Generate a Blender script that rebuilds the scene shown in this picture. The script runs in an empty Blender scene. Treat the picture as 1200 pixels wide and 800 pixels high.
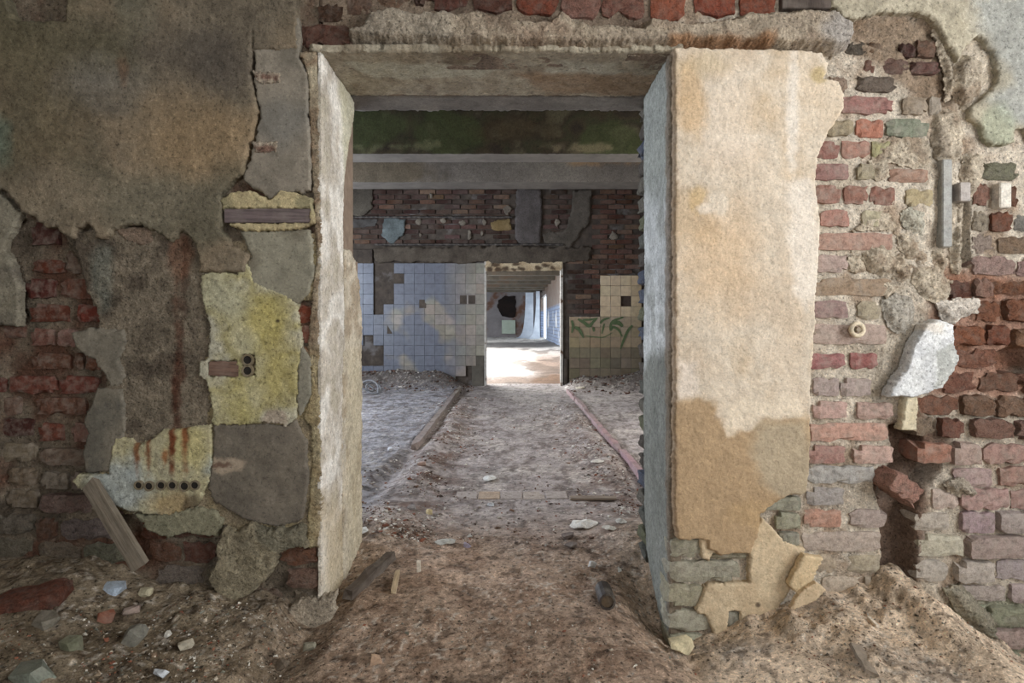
import bpy, bmesh, math, random
import numpy as np
from mathutils import Vector, Matrix, Euler

# ------------------------------------------------------------------ camera, sky, daylight, exposure
SC = bpy.context.scene
COL = SC.collection
F, CX, CY, HEYE = 667.0, 597.0, 378.0, 1.01        # focal length in pixels, vanishing point, eye height
DW = 2.0                                           # distance of the near wall face
cam_d = bpy.data.cameras.new('camera')
cam_d.sensor_width = 36.0; cam_d.lens = 36.0 * F / 1200.0
cam_d.shift_x = (600 - CX) / 1200.0; cam_d.shift_y = (CY - 400) / 1200.0
cam_d.clip_start = 0.05; cam_d.clip_end = 300
cam = bpy.data.objects.new('camera', cam_d); COL.objects.link(cam)
cam.location = (0, 0, HEYE); cam.rotation_euler = (math.pi / 2, 0, 0)
SC.camera = cam

world = bpy.data.worlds.new('overcast_sky'); SC.world = world; world.use_nodes = True
bg = world.node_tree.nodes['Background']
bg.inputs['Color'].default_value = (0.80, 0.90, 1.0, 1); bg.inputs['Strength'].default_value = 2.5

def area(name, loc, direction, sx, sy, power, color):
    d = bpy.data.lights.new(name, 'AREA'); d.shape = 'RECTANGLE'; d.size = sx; d.size_y = sy
    d.energy = power; d.color = color
    o = bpy.data.objects.new(name, d); COL.objects.link(o); o.location = loc
    o.rotation_euler = Vector(direction).to_track_quat('-Z', 'Y').to_euler()
    return o
# daylight entering by the window openings of the three rooms (openings are built below), plus an added roof light
area('daylight_near_window', (2.72, 0.15, 1.75), (-1, 0.0, 0), 1.7, 1.9, 84, (1.0, 0.98, 0.96))
area('daylight_near_rear_window', (-0.2, -2.42, 1.75), (0, 1, 0), 1.6, 1.6, 34, (1.0, 0.98, 0.95))
area('daylight_middle_window', (-3.92, 5.6, 1.75), (1, 0, 0), 3.2, 1.7, 240, (0.82, 0.885, 1.0))
area('daylight_middle_window_two', (2.52, 4.6, 1.75), (-1, 0, 0), 1.5, 1.5, 60, (1.0, 0.95, 0.89))
area('daylight_far_windows', (-4.9, 24, 1.5), (1, 0, -0.35), 14.0, 2.2, 900, (0.95, 0.98, 1.0))
area('added_hall_roof_light', (-2.9, 15.5, 3.25), (0.25, 0, -1), 10.5, 3.2, 1700, (1.0, 0.99, 0.97))  # added out of view to brighten the hall floor; the roof gap is invented
SC.view_settings.view_transform = 'Standard'
SC.view_settings.look = 'None'
SC.view_settings.exposure = 0.08
SC.view_settings.gamma = 1.0
SC.view_settings.use_curve_mapping = False

# ------------------------------------------------------------------ helpers
rnd = random.Random(7)
def S(r, g=None, b=None):
    if g is None: r, g, b = r
    f = lambda c: (c / 255 / 12.92) if c / 255 <= 0.04045 else ((c / 255 + 0.055) / 1.055) ** 2.4
    return np.array([f(r), f(g), f(b)])
_tab = np.random.RandomState(3).rand(256, 256)
def vnoise(x, y, seed=0):
    x = np.asarray(x, float) + seed * 17.31 + 1000; y = np.asarray(y, float) + seed * 9.77 + 1000
    xi = np.floor(x).astype(int); yi = np.floor(y).astype(int)
    fx = x - xi; fy = y - yi
    fx = fx * fx * (3 - 2 * fx); fy = fy * fy * (3 - 2 * fy)
    a = _tab[xi & 255, yi & 255]; b = _tab[(xi + 1) & 255, yi & 255]
    c = _tab[xi & 255, (yi + 1) & 255]; d = _tab[(xi + 1) & 255, (yi + 1) & 255]
    return (a * (1 - fx) + b * fx) * (1 - fy) + (c * (1 - fx) + d * fx) * fy
def fbm(x, y, seed=0, octv=4):
    r = 0; amp = 0.5; tot = 0
    for k in range(octv):
        r = r + amp * vnoise(x * 2 ** k + k * 5.2, y * 2 ** k - k * 3.7, seed + k); tot += amp; amp *= 0.5
    return r / tot
def sstep(a, b, x):
    t = np.clip((x - a) / (b - a), 0, 1); return t * t * (3 - 2 * t)
def polysd(px, py, poly):
    """signed distance, positive inside"""
    P = np.array(poly, float); Q = np.roll(P, -1, 0)
    best = np.full(px.shape, 1e9); inside = np.zeros(px.shape, bool)
    for (ax, ay), (bx, by) in zip(P, Q):
        dx, dy = bx - ax, by - ay
        L = dx * dx + dy * dy + 1e-12
        t = np.clip(((px - ax) * dx + (py - ay) * dy) / L, 0, 1)
        d = (px - ax - t * dx) ** 2 + (py - ay - t * dy) ** 2
        best = np.minimum(best, d)
        cond = (ay > py) != (by > py)
        with np.errstate(divide='ignore', invalid='ignore'):
            xc = ax + (py - ay) * dx / (dy if dy != 0 else 1e-12)
        inside ^= cond & (px < xc)
    d = np.sqrt(best)
    return np.where(inside, d, -d)
def shape_sd(px, py, shp):
    if isinstance(shp, tuple):                      # ellipse cx, cy, rx, ry
        cx, cy, rx, ry = shp
        r = np.sqrt(((px - cx) / rx) ** 2 + ((py - cy) / ry) ** 2)
        return (1 - r) * min(rx, ry)
    return polysd(px, py, shp)
def painter(base, scale, layers=(), seed=0, grain=0.12):
    """colour of a surface: mottled base tones and stains with their own outlines"""
    base = [S(c) for c in base]
    def f(px, py):
        n = fbm(px / scale, py / scale, seed, 5)
        n = np.clip((n - 0.28) / 0.44, 0, 1) * (len(base) - 1)
        i = np.clip(n.astype(int), 0, len(base) - 2) if len(base) > 1 else np.zeros(n.shape, int)
        B = np.array(base)
        if len(base) > 1:
            t = (n - i)[:, None]; c = B[i] * (1 - t) + B[i + 1] * t
        else:
            c = np.repeat(B, len(px), 0)
        for k, L in enumerate(layers):
            shp, colr, soft, wob, op = L
            s = shape_sd(px, py, shp) + (fbm(px / (wob * 2.5 + 1e-6), py / (wob * 2.5 + 1e-6), seed + 31 + k, 4) - 0.5) * 2.4 * wob if wob > 0 else shape_sd(px, py, shp)
            m = (sstep(-soft, soft, s) * op)[:, None]
            c = c * (1 - m) + S(colr) * m
        g = 1 + grain * 2 * (fbm(px / (scale * 0.12), py / (scale * 0.12), seed + 77, 3) - 0.5)
        return np.clip(c * g[:, None], 0.003, 0.95)
    return f
def jit(c, v):
    d = rnd.uniform(-v, v)
    return [max(6, min(250, k + d + rnd.uniform(-2.5, 2.5))) for k in c]
def wx(px, D=DW): return (px - CX) * D / F
def wz(py, D=DW): return HEYE + (CY - py) * D / F

def link(name, me, parent=None, mat=None):
    o = bpy.data.objects.new(name, me); COL.objects.link(o)
    if parent is not None: o.parent = parent
    if mat is not None and not me.materials: me.materials.append(mat)
    return o
def empty(name, loc=(0, 0, 0)):
    o = bpy.data.objects.new(name, None); COL.objects.link(o); o.location = loc
    o.empty_display_size = 0.1
    return o
def tag(o, label=None, cat=None, group=None, kind=None):
    if label: o['label'] = label
    if cat: o['category'] = cat
    if group: o['group'] = group
    if kind: o['kind'] = kind
    return o
def mesh_np(name, V, quads, cols=None, smooth=True):
    me = bpy.data.meshes.new(name)
    V = np.asarray(V, np.float32); quads = np.asarray(quads, np.int32)
    n = quads.shape[1]
    me.vertices.add(len(V)); me.vertices.foreach_set('co', V.ravel())
    me.loops.add(quads.size); me.loops.foreach_set('vertex_index', quads.ravel())
    me.polygons.add(len(quads))
    me.polygons.foreach_set('loop_start', np.arange(len(quads), dtype=np.int32) * n)
    me.polygons.foreach_set('loop_total', np.full(len(quads), n, np.int32))
    me.polygons.foreach_set('use_smooth', np.full(len(quads), smooth))
    if cols is not None:
        a = me.color_attributes.new('Col', 'FLOAT_COLOR', 'POINT')
        a.data.foreach_set('color', np.concatenate([cols, np.ones((len(cols), 1))], 1).astype(np.float32).ravel())
    me.update(calc_edges=True); me.validate()
    return me

# ------------------------------------------------------------------ materials
def nd(nt, t, **kw):
    n = nt.nodes.new(t)
    for k, v in kw.items(): setattr(n, k, v)
    return n
def new_mat(name):
    m = bpy.data.materials.new(name); m.use_nodes = True
    nt = m.node_tree; b = nt.nodes['Principled BSDF']
    return m, nt, b
def coords(nt, kind='Object'):
    if kind == 'World':
        return nd(nt, 'ShaderNodeNewGeometry').outputs['Position']
    return nd(nt, 'ShaderNodeTexCoord').outputs[kind]
def noise_node(nt, vec, scale, detail=6, rough=0.6, stretch=None):
    if stretch:
        mp = nd(nt, 'ShaderNodeMapping'); mp.inputs['Scale'].default_value = stretch
        nt.links.new(vec, mp.inputs['Vector']); vec = mp.outputs['Vector']
    n = nd(nt, 'ShaderNodeTexNoise'); n.inputs['Scale'].default_value = scale
    n.inputs['Detail'].default_value = detail; n.inputs['Roughness'].default_value = rough
    nt.links.new(vec, n.inputs['Vector']); return n
def ramp(nt, fac, stops):
    r = nd(nt, 'ShaderNodeValToRGB'); e = r.color_ramp.elements
    while len(e) < len(stops): e.new(0.5)
    for i, (p, c) in enumerate(stops):
        e[i].position = p; e[i].color = tuple(c) + (1,)
    nt.links.new(fac, r.inputs['Fac']); return r.outputs['Color']
def mix(nt, fac, a, b, mode='MIX'):
    m = nd(nt, 'ShaderNodeMix', data_type='RGBA', blend_type=mode)
    for sock, v in ((m.inputs[0], fac), (m.inputs[6], a), (m.inputs[7], b)):
        if isinstance(v, (int, float)): sock.default_value = v
        elif hasattr(v, 'is_linked') or hasattr(v, 'links'): nt.links.new(v, sock)
        else: sock.default_value = tuple(v) + (1,)
    return m.outputs[2]
def bump(nt, b, hts, dist):
    prev = None
    for h, st, d in hts:
        bp = nd(nt, 'ShaderNodeBump'); bp.inputs['Strength'].default_value = st; bp.inputs['Distance'].default_value = d
        nt.links.new(h, bp.inputs['Height'])
        if prev is not None: nt.links.new(prev, bp.inputs['Normal'])
        prev = bp.outputs['Normal']
    nt.links.new(prev, b.inputs['Normal'])
G = lambda v: (v, v, v)
def painted_mat(name, rough=0.9, s1=45, s2=260, b1=0.6, d1=0.006, b2=0.5, d2=0.0016, var=0.45, spec=0.25):
    m, nt, b = new_mat(name)
    at = nd(nt, 'ShaderNodeAttribute', attribute_name='Col')
    P = coords(nt, 'World')
    n1 = noise_node(nt, P, s1, 8, 0.65); n2 = noise_node(nt, P, s2, 5, 0.7)
    v1 = ramp(nt, n1.outputs['Fac'], [(0.30, G(1 - var)), (0.52, G(1.0)), (0.75, G(1 + var * 0.5))])
    v2 = ramp(nt, n2.outputs['Fac'], [(0.30, G(1 - var * 0.8)), (0.5, G(1.0)), (0.72, G(1 + var * 0.5))])
    n3 = noise_node(nt, P, s2 * .42, 3, .6); n4 = noise_node(nt, P, s1 * .16, 5, .65)
    v3 = ramp(nt, n3.outputs['Fac'], [(0.33, G(1 - var * 1.5)), (0.42, G(1.0)), (0.58, G(1.0)), (0.66, G(1 + var * 1.1))])
    v4 = ramp(nt, n4.outputs['Fac'], [(0.30, G(1 - var * .7)), (0.5, G(1.0)), (0.70, G(1 + var * .4))])
    c = mix(nt, 1.0, at.outputs['Color'], v1, 'MULTIPLY'); c = mix(nt, 1.0, c, v2, 'MULTIPLY'); c = mix(nt, 1.0, c, v3, 'MULTIPLY'); c = mix(nt, 1.0, c, v4, 'MULTIPLY')
    nt.links.new(c, b.inputs['Base Color'])
    b.inputs['Roughness'].default_value = rough; b.inputs['Specular IOR Level'].default_value = spec
    bump(nt, b, [(n1.outputs['Fac'], b1, d1), (n3.outputs['Fac'], b2, d2 * 2.2), (n2.outputs['Fac'], b2, d2)], 1)
    return m
M_PLASTER = painted_mat('old_plaster', s1=38, s2=240, b1=0.55, d1=0.006, b2=0.6, d2=0.0018, var=0.30)
M_STUCCO = painted_mat('cream_render', s1=70, s2=300, b1=0.6, d1=0.005, b2=0.5, d2=0.0016, var=0.16)
M_MORTAR = painted_mat('crumbled_mortar', s1=60, s2=300, b1=1.0, d1=0.012, b2=0.7, d2=0.003, var=0.42)
M_SMOOTH = painted_mat('smooth_cement', s1=22, s2=260, b1=0.25, d1=0.004, b2=0.35, d2=0.0012, var=0.22)
M_DIRT = painted_mat('loose_dirt', s1=34, s2=190, b1=0.9, d1=0.012, b2=0.9, d2=0.005, var=0.50, spec=0.1)
M_CFLOOR = painted_mat('dusty_concrete', s1=14, s2=90, b1=0.7, d1=0.02, b2=0.7, d2=0.008, var=0.42, rough=0.7, spec=0.35)
M_STONE = painted_mat('rubble_stone', s1=60, s2=300, b1=0.5, d1=0.004, b2=0.5, d2=0.001, var=0.3)
def object_mat(name, rough=0.85, dust=(0.36, 0.32, 0.27), dust_amt=0.5, s1=30, s2=150, b1=0.7, d1=0.006, var=0.4, stretch=None, spec=0.25, coord='World'):
    """base tone comes from the object's own colour"""
    m, nt, b = new_mat(name)
    oi = nd(nt, 'ShaderNodeObjectInfo'); P = coords(nt, coord)
    n1 = noise_node(nt, P, s1, 8, 0.65, stretch); n2 = noise_node(nt, P, s2, 5, 0.7, stretch); n3 = noise_node(nt, P, s1 * 0.55, 6, 0.6)
    v1 = ramp(nt, n1.outputs['Fac'], [(0.3, G(1 - var)), (0.5, G(1)), (0.75, G(1 + var * 0.6))])
    v2 = ramp(nt, n2.outputs['Fac'], [(0.3, G(1 - var * .8)), (0.5, G(1)), (0.75, G(1 + var * 0.5))])
    c = mix(nt, 1.0, oi.outputs['Color'], v1, 'MULTIPLY'); c = mix(nt, 1.0, c, v2, 'MULTIPLY')
    if dust_amt > 0:
        f = ramp(nt, n3.outputs['Fac'], [(0.44, G(0)), (0.68, G(dust_amt))])
        c = mix(nt, f, c, dust)
    nt.links.new(c, b.inputs['Base Color']); b.inputs['Roughness'].default_value = rough
    b.inputs['Specular IOR Level'].default_value = spec
    bump(nt, b, [(n1.outputs['Fac'], b1, d1), (n2.outputs['Fac'], b1 * .8, d1 * 0.3)], 1)
    return m
M_BRICK = object_mat('weathered_brick', dust_amt=.42, s1=55, s2=260, b1=.9, d1=.007, var=.45)
M_BRICKROUGH = object_mat('crumbling_brick', b1=1.0, d1=0.014, s1=60, s2=240, dust_amt=0.30, var=0.5)
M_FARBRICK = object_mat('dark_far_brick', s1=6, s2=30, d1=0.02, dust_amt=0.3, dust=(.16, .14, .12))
M_WOOD = object_mat('grey_weathered_wood', s1=30, s2=120, stretch=(1, 1, 0.08), dust_amt=0.25, b1=0.6, coord='Object')
M_OBJ = object_mat('plain_debris', dust_amt=0.3)
M_METAL = object_mat('corroded_metal', rough=0.6, dust_amt=0.3, spec=0.5)

def plain_mat(name, c1, c2, scale, rough=0.85, d=0.01, st=0.5, extra=None):
    m, nt, b = new_mat(name); P = coords(nt, 'World')
    n = noise_node(nt, P, scale, 8, 0.65)
    c = ramp(nt, n.outputs['Fac'], [(0.32, S(c1)), (0.68, S(c2))])
    if extra:
        for (sc, lo, hi, colr) in extra:
            n2 = noise_node(nt, P, sc, 6, 0.6)
            f = ramp(nt, n2.outputs['Fac'], [(lo, G(0)), (hi, G(1))]); c = mix(nt, f, c, S(colr))
    nt.links.new(c, b.inputs['Base Color']); b.inputs['Roughness'].default_value = rough
    bump(nt, b, [(n.outputs['Fac'], st, d)], 1)
    return m

# ------------------------------------------------------------------ surface sheets (plaster, render, mortar coats)
def frame_front(D):
    return (lambda u, v, n: np.stack([u, D - n, v], 1)), (lambda u, v: (u * F / D + CX, CY - (v - HEYE) * F / D))
def sheet(name, poly, parent, t, col, mat, D=DW, fr=None, units='px', res=0.005, edge=(0.006, 0.03), surf=((0.0012, 0.02), (0.004, 0.16)),
          bevel=0.008, holes=(), seed=0, back=0.012, ragged=0.004, relief=None, crisp=True, feather=0.0):
    """a coat of plaster with a broken outline, real thickness and a rough face"""
    if fr is None: fr = frame_front(D)
    mp, inv = fr
    if units == 'px':
        cv = lambda p: [(wx(a, D), wz(b, D)) for a, b in p]
    else:
        cv = lambda p: p
    poly = cv(poly); holes = [cv(h) for h in holes]
    P = np.array(poly); u0, v0 = P.min(0) - 2 * res; u1, v1 = P.max(0) + 2 * res
    nu = int((u1 - u0) / res) + 2; nv = int((v1 - v0) / res) + 2
    us = u0 + np.arange(nu) * res; vs = v0 + np.arange(nv) * res
    U, V = np.meshgrid(us, vs, indexing='ij')
    s = polysd(U.ravel(), V.ravel(), poly).reshape(U.shape)
    for h in holes: s = np.minimum(s, -polysd(U.ravel(), V.ravel(), h).reshape(U.shape))
    ea, es = edge
    s = s + (fbm(U / es, V / es, seed + 11, 4) - 0.5) * 2.6 * ea
    s = s + (fbm(U / (es * .3), V / (es * .3), seed + 13, 3) - 0.5) * 1.5 * min(ea, .006)
    if ragged: s = s + (vnoise(U / (es * .22), V / (es * .22), seed + 5) - 0.5) * ragged
    gu, gv = np.gradient(s, res)
    gl = np.sqrt(gu ** 2 + gv ** 2) + 1e-6
    sc = 0.25 * (s[:-1, :-1] + s[1:, :-1] + s[:-1, 1:] + s[1:, 1:])
    keep = sc > 0
    if not keep.any(): return None
    near = np.abs(s) < res * 0.75
    du = np.where(near, -s * gu / gl / np.maximum(gl, .5), 0); dv = np.where(near, -s * gv / gl / np.maximum(gl, .5), 0)
    U2 = U + np.clip(du, -res * .6, res * .6); V2 = V + np.clip(dv, -res * .6, res * .6)
    if crisp: bevel = min(bevel * .5, .005)
    prof = 0.45 + 0.55 * sstep(0, bevel, s)
    if feather: prof = sstep(0, feather, s) * 1.35 - .35
    N = t * prof
    for k, (a, L) in enumerate(surf):
        N = N + (fbm(U / L, V / L, seed + 50 + 7 * k, 4) - 0.5) * 2 * a * sstep(-0.002, bevel * 1.5, s)
    if relief is not None:
        rp, rq = inv(U.ravel(), V.ravel()); N = N + relief(rp, rq).reshape(U.shape)
    idx = -np.ones(U.shape, int)
    used = np.zeros(U.shape, bool)
    used[:-1, :-1] |= keep; used[1:, :-1] |= keep; used[:-1, 1:] |= keep; used[1:, 1:] |= keep
    idx[used] = np.arange(used.sum())
    uu, vv, nn = U2[used], V2[used], N[used]
    I, J = np.nonzero(keep)
    q = np.stack([idx[I, J], idx[I + 1, J], idx[I + 1, J + 1], idx[I, J + 1]], 1)
    # skirt
    kp = np.pad(keep, 1)
    sk = []
    c = kp[1:-1, 1:-1]
    for (di, dj, a, b) in ((-1, 0, (0, 1), (0, 0)), (1, 0, (1, 0), (1, 1)), (0, -1, (0, 0), (1, 0)), (0, 1, (1, 1), (0, 1))):
        nb = kp[1 + di:kp.shape[0] - 1 + di, 1 + dj:kp.shape[1] - 1 + dj]
        I2, J2 = np.nonzero(c & ~nb)
        sk.append(np.stack([idx[I2 + a[0], J2 + a[1]], idx[I2 + b[0], J2 + b[1]]], 1))
    sk = np.concatenate(sk)
    nV = len(uu)
    bu = np.unique(sk); m2 = {b: nV + k for k, b in enumerate(bu)}; m3 = {b: nV + len(bu) + k for k, b in enumerate(bu)}
    fu = np.concatenate([uu, uu[bu], uu[bu]]); fv = np.concatenate([vv, vv[bu], vv[bu]])
    fn = np.concatenate([nn, nn[bu], np.full(len(bu), -back)])
    q2 = np.array([[m2[a], m3[a], m3[b], m2[b]] for a, b in sk])
    V3 = mp(fu, fv, fn)
    px, py = inv(fu, fv)
    cols = col(px, py)
    me = mesh_np(name, V3, np.concatenate([q, q2]), cols)
    return link(name, me, parent, mat)

# ------------------------------------------------------------------ boxes and bricks
def box_bm(bm, x0, x1, y0, y1, z0, z1, bev=0.0):
    r = bmesh.ops.create_cube(bm, size=1.0)
    for v in r['verts']:
        v.co = Vector(((x0 + x1) / 2 + v.co.x * (x1 - x0), (y0 + y1) / 2 + v.co.y * (y1 - y0), (z0 + z1) / 2 + v.co.z * (z1 - z0)))
    if bev > 0:
        es = list({e for v in r['verts'] for e in v.link_edges})
        bmesh.ops.bevel(bm, geom=es, offset=bev, segments=1, affect='EDGES')
def box(name, ext, parent=None, mat=None, bev=0.0, color=None):
    bm = bmesh.new(); box_bm(bm, *ext, bev=bev)
    me = bpy.data.meshes.new(name); bm.to_mesh(me); bm.free()
    o = link(name, me, parent, mat)
    if color is not None: o.color = tuple(S(color)) + (1,)
    return o
def rough_box_mesh(name, L, Wd, H, seed, amp=0.004, nx=7, ny=2, nz=3, rounding=0.006):
    """brick body: faces cut into a grid, corners knocked off, faces pitted"""
    r = np.random.RandomState(seed)
    bm = bmesh.new()
    pts = {}
    def vert(i, j, k):
        key = (i, j, k)
        if key in pts: return pts[key]
        p = np.array([(i / nx - .5), (j / ny - .5), (k / nz - .5)])
        nface = sum(1 for a, b in ((i, nx), (j, ny), (k, nz)) if a in (0, b))
        q = p * np.array([L, Wd, H])
        sgn = np.sign(p)
        if nface >= 2:
            sh = rounding * (0.5 + r.rand()) * (1.6 if r.rand() < .25 else 0.7)
            for a, (ii, nn) in enumerate(((i, nx), (j, ny), (k, nz))):
                if ii in (0, nn): q[a] -= sgn[a] * sh * (0.35 if nface == 2 else 0.7)
        q += (r.rand(3) - .5) * 2 * amp * np.array([.8, .6, .7])
        pts[key] = bm.verts.new(q); return pts[key]
    for i in range(nx):
        for k in range(nz):
            for j in (0, ny):
                f = [vert(i, j, k), vert(i + 1, j, k), vert(i + 1, j, k + 1), vert(i, j, k + 1)]
                bm.faces.new(f if j == 0 else f[::-1])
    for j in range(ny):
        for k in range(nz):
            for i in (0, nx):
                f = [vert(i, j, k), vert(i, j + 1, k), vert(i, j + 1, k + 1), vert(i, j, k + 1)]
                bm.faces.new(f[::-1] if i == 0 else f)
    for i in range(nx):
        for j in range(ny):
            for k in (0, nz):
                f = [vert(i, j, k), vert(i + 1, j, k), vert(i + 1, j + 1, k), vert(i, j + 1, k)]
                bm.faces.new(f[::-1] if k == 0 else f)
    me = bpy.data.meshes.new(name); bm.to_mesh(me); bm.free()
    return me
BR_L, BR_W, BR_H = 0.25, 0.12, 0.066
BRICKS = [rough_box_mesh('brick', BR_L, BR_W, BR_H, 100 + k, 0.0042, nx=8, nz=4, rounding=.012) for k in range(10)]
BRICKS_ROUGH = [rough_box_mesh('brick', BR_L, BR_W, BR_H, 200 + k, 0.0062, nx=8, nz=4, rounding=0.015) for k in range(8)]
BRICKS_SHORT = [rough_box_mesh('brick', 0.12, BR_W, BR_H, 300 + k, 0.0042, nx=5, nz=4, rounding=.012) for k in range(8)]
BRICKS_SHORT_ROUGH = [rough_box_mesh('brick', 0.12, BR_W, BR_H, 400 + k, 0.0062, nx=5, nz=4, rounding=0.014) for k in range(6)]
for me in BRICKS + BRICKS_SHORT: me.materials.append(M_BRICK)
for me in BRICKS_ROUGH + BRICKS_SHORT_ROUGH: me.materials.append(M_BRICKROUGH)
def brick(parent, x0, x1, y0, y1, color, D=DW, proud=None, rough=False, depth=0.115, tilt=0.0, vary=9):
    X0, X1 = wx(x0, D), wx(x1, D); Z1, Z0 = wz(y0, D), wz(y1, D)
    L = X1 - X0; H = Z1 - Z0
    short = L < 0.17
    lst = (BRICKS_SHORT_ROUGH if rough else BRICKS_SHORT) if short else (BRICKS_ROUGH if rough else BRICKS)
    o = link('brick', rnd.choice(lst), parent)
    p = rnd.uniform(-0.004, 0.005) if proud is None else proud
    o.location = ((X0 + X1) / 2, D - p + depth / 2, (Z0 + Z1) / 2)
    o.scale = (L / (0.12 if short else BR_L), depth / BR_W, H / BR_H)
    o.rotation_euler = (rnd.uniform(-.01, .01), tilt + rnd.uniform(-.012, .012), rnd.uniform(-.02, .02))
    lum = .35 * color[0] + .5 * color[1] + .15 * color[2]
    c = jit([.74 * color[0] + .26 * lum, .74 * color[1] + .26 * lum, .68 * color[2] + .27 * lum], vary * 1.4)
    o.color = tuple(S(c)) + (1,)
    return o

# ================================================================== THE SETTING
# ------------------------------------------------------------------ ground height
_cp = np.array([(-300, .19), (-60, .185), (0, .178), (60, .187), (110, .18), (145, .148), (190, .09), (245, .07), (300, .05), (335, .035), (352, -.03), (372, -.05), (410, .0),
                (500, .01), (700, .0), (770, -.06), (790, -.105), (835, -.085), (870, -.03), (905, -.0), (935, .03), (962, .075), (985, .06), (1015, .075), (1035, .15), (1050, .155),
                (1068, .10), (1090, .04), (1120, -.035), (1160, -.12), (1200, -.19), (1260, -.22), (1500, -.22)])
def ground(X, Y):
    X = np.asarray(X, float); Y = np.asarray(Y, float)
    px = X * F / DW + CX
    zc = np.interp(px, _cp[:, 0], _cp[:, 1])
    d = np.abs(DW - Y)
    fall = np.where(Y < DW, np.exp(-(d / 0.52) ** 1.5), np.exp(-(d / 0.18) ** 1.5))
    z = zc * fall
    wob = fbm(X / .22, Y / .22, 2, 4) - .5
    z = z + 0.030 * wob * np.where(Y < 2.3, 1.0, 0.35)
    rough = np.where(Y < 2.7, 1.0, 0.45)
    z = z + rough * (0.016 * (fbm(X / .07, Y / .07, 4, 4) - .5) + 0.009 * (fbm(X / .022, Y / .022, 8, 3) - .5))
    lump = np.clip(fbm(X / .10, Y / .10, 15, 4) - .52, 0, 1)
    z = z + lump * 0.10 * sstep(0.25, 0.6, X) * (Y < 2.05) + lump * 0.07 * sstep(-.5, -.9, X) * (Y < 2.05)
    # hollow dug out beside the jamb, dirt heaped behind the other jamb
    z = z - 0.085 * np.exp(-(((X - .53) / .08) ** 2 + ((Y - 2.12) / .16) ** 2))
    z = z + 0.05 * np.exp(-(((X - .60) / .16) ** 2 + ((Y - 2.75) / .25) ** 2))
    z = z + 0.07 * np.exp(-(((X + .62) / .22) ** 2 + ((Y - 2.75) / .35) ** 2))
    # raised side floor beyond the left kerb, slumping towards the doorway
    side = sstep(-.66, -.80 , X + .10 * sstep(5.0, 3.2, Y)) * sstep(2.9, 3.8, Y)
    z = z + 0.06 * side
    z = z + 0.03 * sstep(.80, .95, X) * sstep(2.9, 3.4, Y)
    # rubble banked up against the tiled wall and along the kerbs
    z = z + 0.16 * sstep(8.3, 9.05, Y) * sstep(-.7, -1.1, X) * (0.4 + 1.2 * fbm(X / .5, Y / .5, 21, 3))
    z = z + 0.20 * sstep(8.2, 8.9, Y) * sstep(.85, 1.2, X) * (0.3 + 1.2 * fbm(X / .5, Y / .5, 22, 3))
    z = z + 0.05 * np.exp(-((X - .68) / .14) ** 2) * sstep(3.2, 4.2, Y) * sstep(8, 6, Y) * (0.3 + 1.4 * fbm(X / .3, Y / .3, 23, 3))
    z = z + 0.05 * np.exp(-((X + .58) / .14) ** 2) * sstep(2.8, 3.4, Y) * sstep(8.5, 7, Y) * (0.2 + 1.5 * fbm(X / .3, Y / .4, 24, 3))
    return z
def gz(x, y): return float(ground(np.array([x]), np.array([y]))[0])
def lerp(a, b, m): return a * (1 - m[:, None]) + b * m[:, None]
def ground_col(X, Y):
    n = fbm(X / .30, Y / .30, 40, 5); n2 = fbm(X / .09, Y / .09, 41, 4); n3 = fbm(X / .035, Y / .035, 42, 3)
    c = np.repeat(S(182, 158, 138)[None], len(X), 0)
    c = lerp(c, S(140, 114, 95), sstep(.48, .66, n2) * .6)
    left = sstep(-.42, -.95, X + .25 * (n - .5))
    c = lerp(c, S(146, 132, 112), left); c = lerp(c, S(108, 94, 76), left * sstep(.45, .62, n2) * .7)
    right = sstep(.42, .72, X + .2 * (n - .5))
    c = lerp(c, S(230, 208, 182), right * .95); c = lerp(c, S(176, 162, 148), right * sstep(.5, .66, n) * .6)
    # corridor: trodden grey dust, reddish crumbs near its edges
    cor = sstep(2.35, 3.1, Y + .5 * (n - .5))
    cc = np.repeat(S(172, 162, 158)[None], len(X), 0)
    cc = lerp(cc, S(194, 184, 176), sstep(.46, .64, n) * .7)
    cc = lerp(cc, S(124, 112, 106), sstep(.54, .70, n2) * .55)
    edge = np.exp(-((X + .52) / .22) ** 2) * sstep(8.5, 4.5, Y) + .8 * np.exp(-((X - .62) / .2) ** 2) * sstep(7.5, 4.5, Y)
    cc = lerp(cc, S(112, 84, 70), np.clip(edge, 0, 1) * sstep(.40, .60, n2 * .6 + n * .4) * .85)
    sidef = sstep(-.68, -.82, X)
    cc = lerp(cc, S(150, 150, 156), sidef * .8); cc = lerp(cc, S(98, 94, 94), sidef * sstep(.52, .66, n2) * .7)
    cc = lerp(cc, S(86, 76, 66), sstep(8.1, 8.7, Y) * np.clip(sidef + sstep(.85, 1., X), 0, 1) * .8)
    cc = lerp(cc, S(216, 208, 200), sstep(.60, .72, n3) * .5); cc = lerp(cc, S(96, 82, 76), sstep(.58, .70, fbm(X / .05, Y / .10, 47, 3)) * .6)
    c = lerp(c, cc, cor)
    c = lerp(c, S(60, 44, 36), sstep(.62, .74, n3) * .55)
    c = lerp(c, S(214, 205, 192), sstep(.74, .80, vnoise(X / .012, Y / .012, 44)) * .55 * (.3 + .7 * sstep(.45, .6, n)))
    return np.clip(c, .004, .9)
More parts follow.
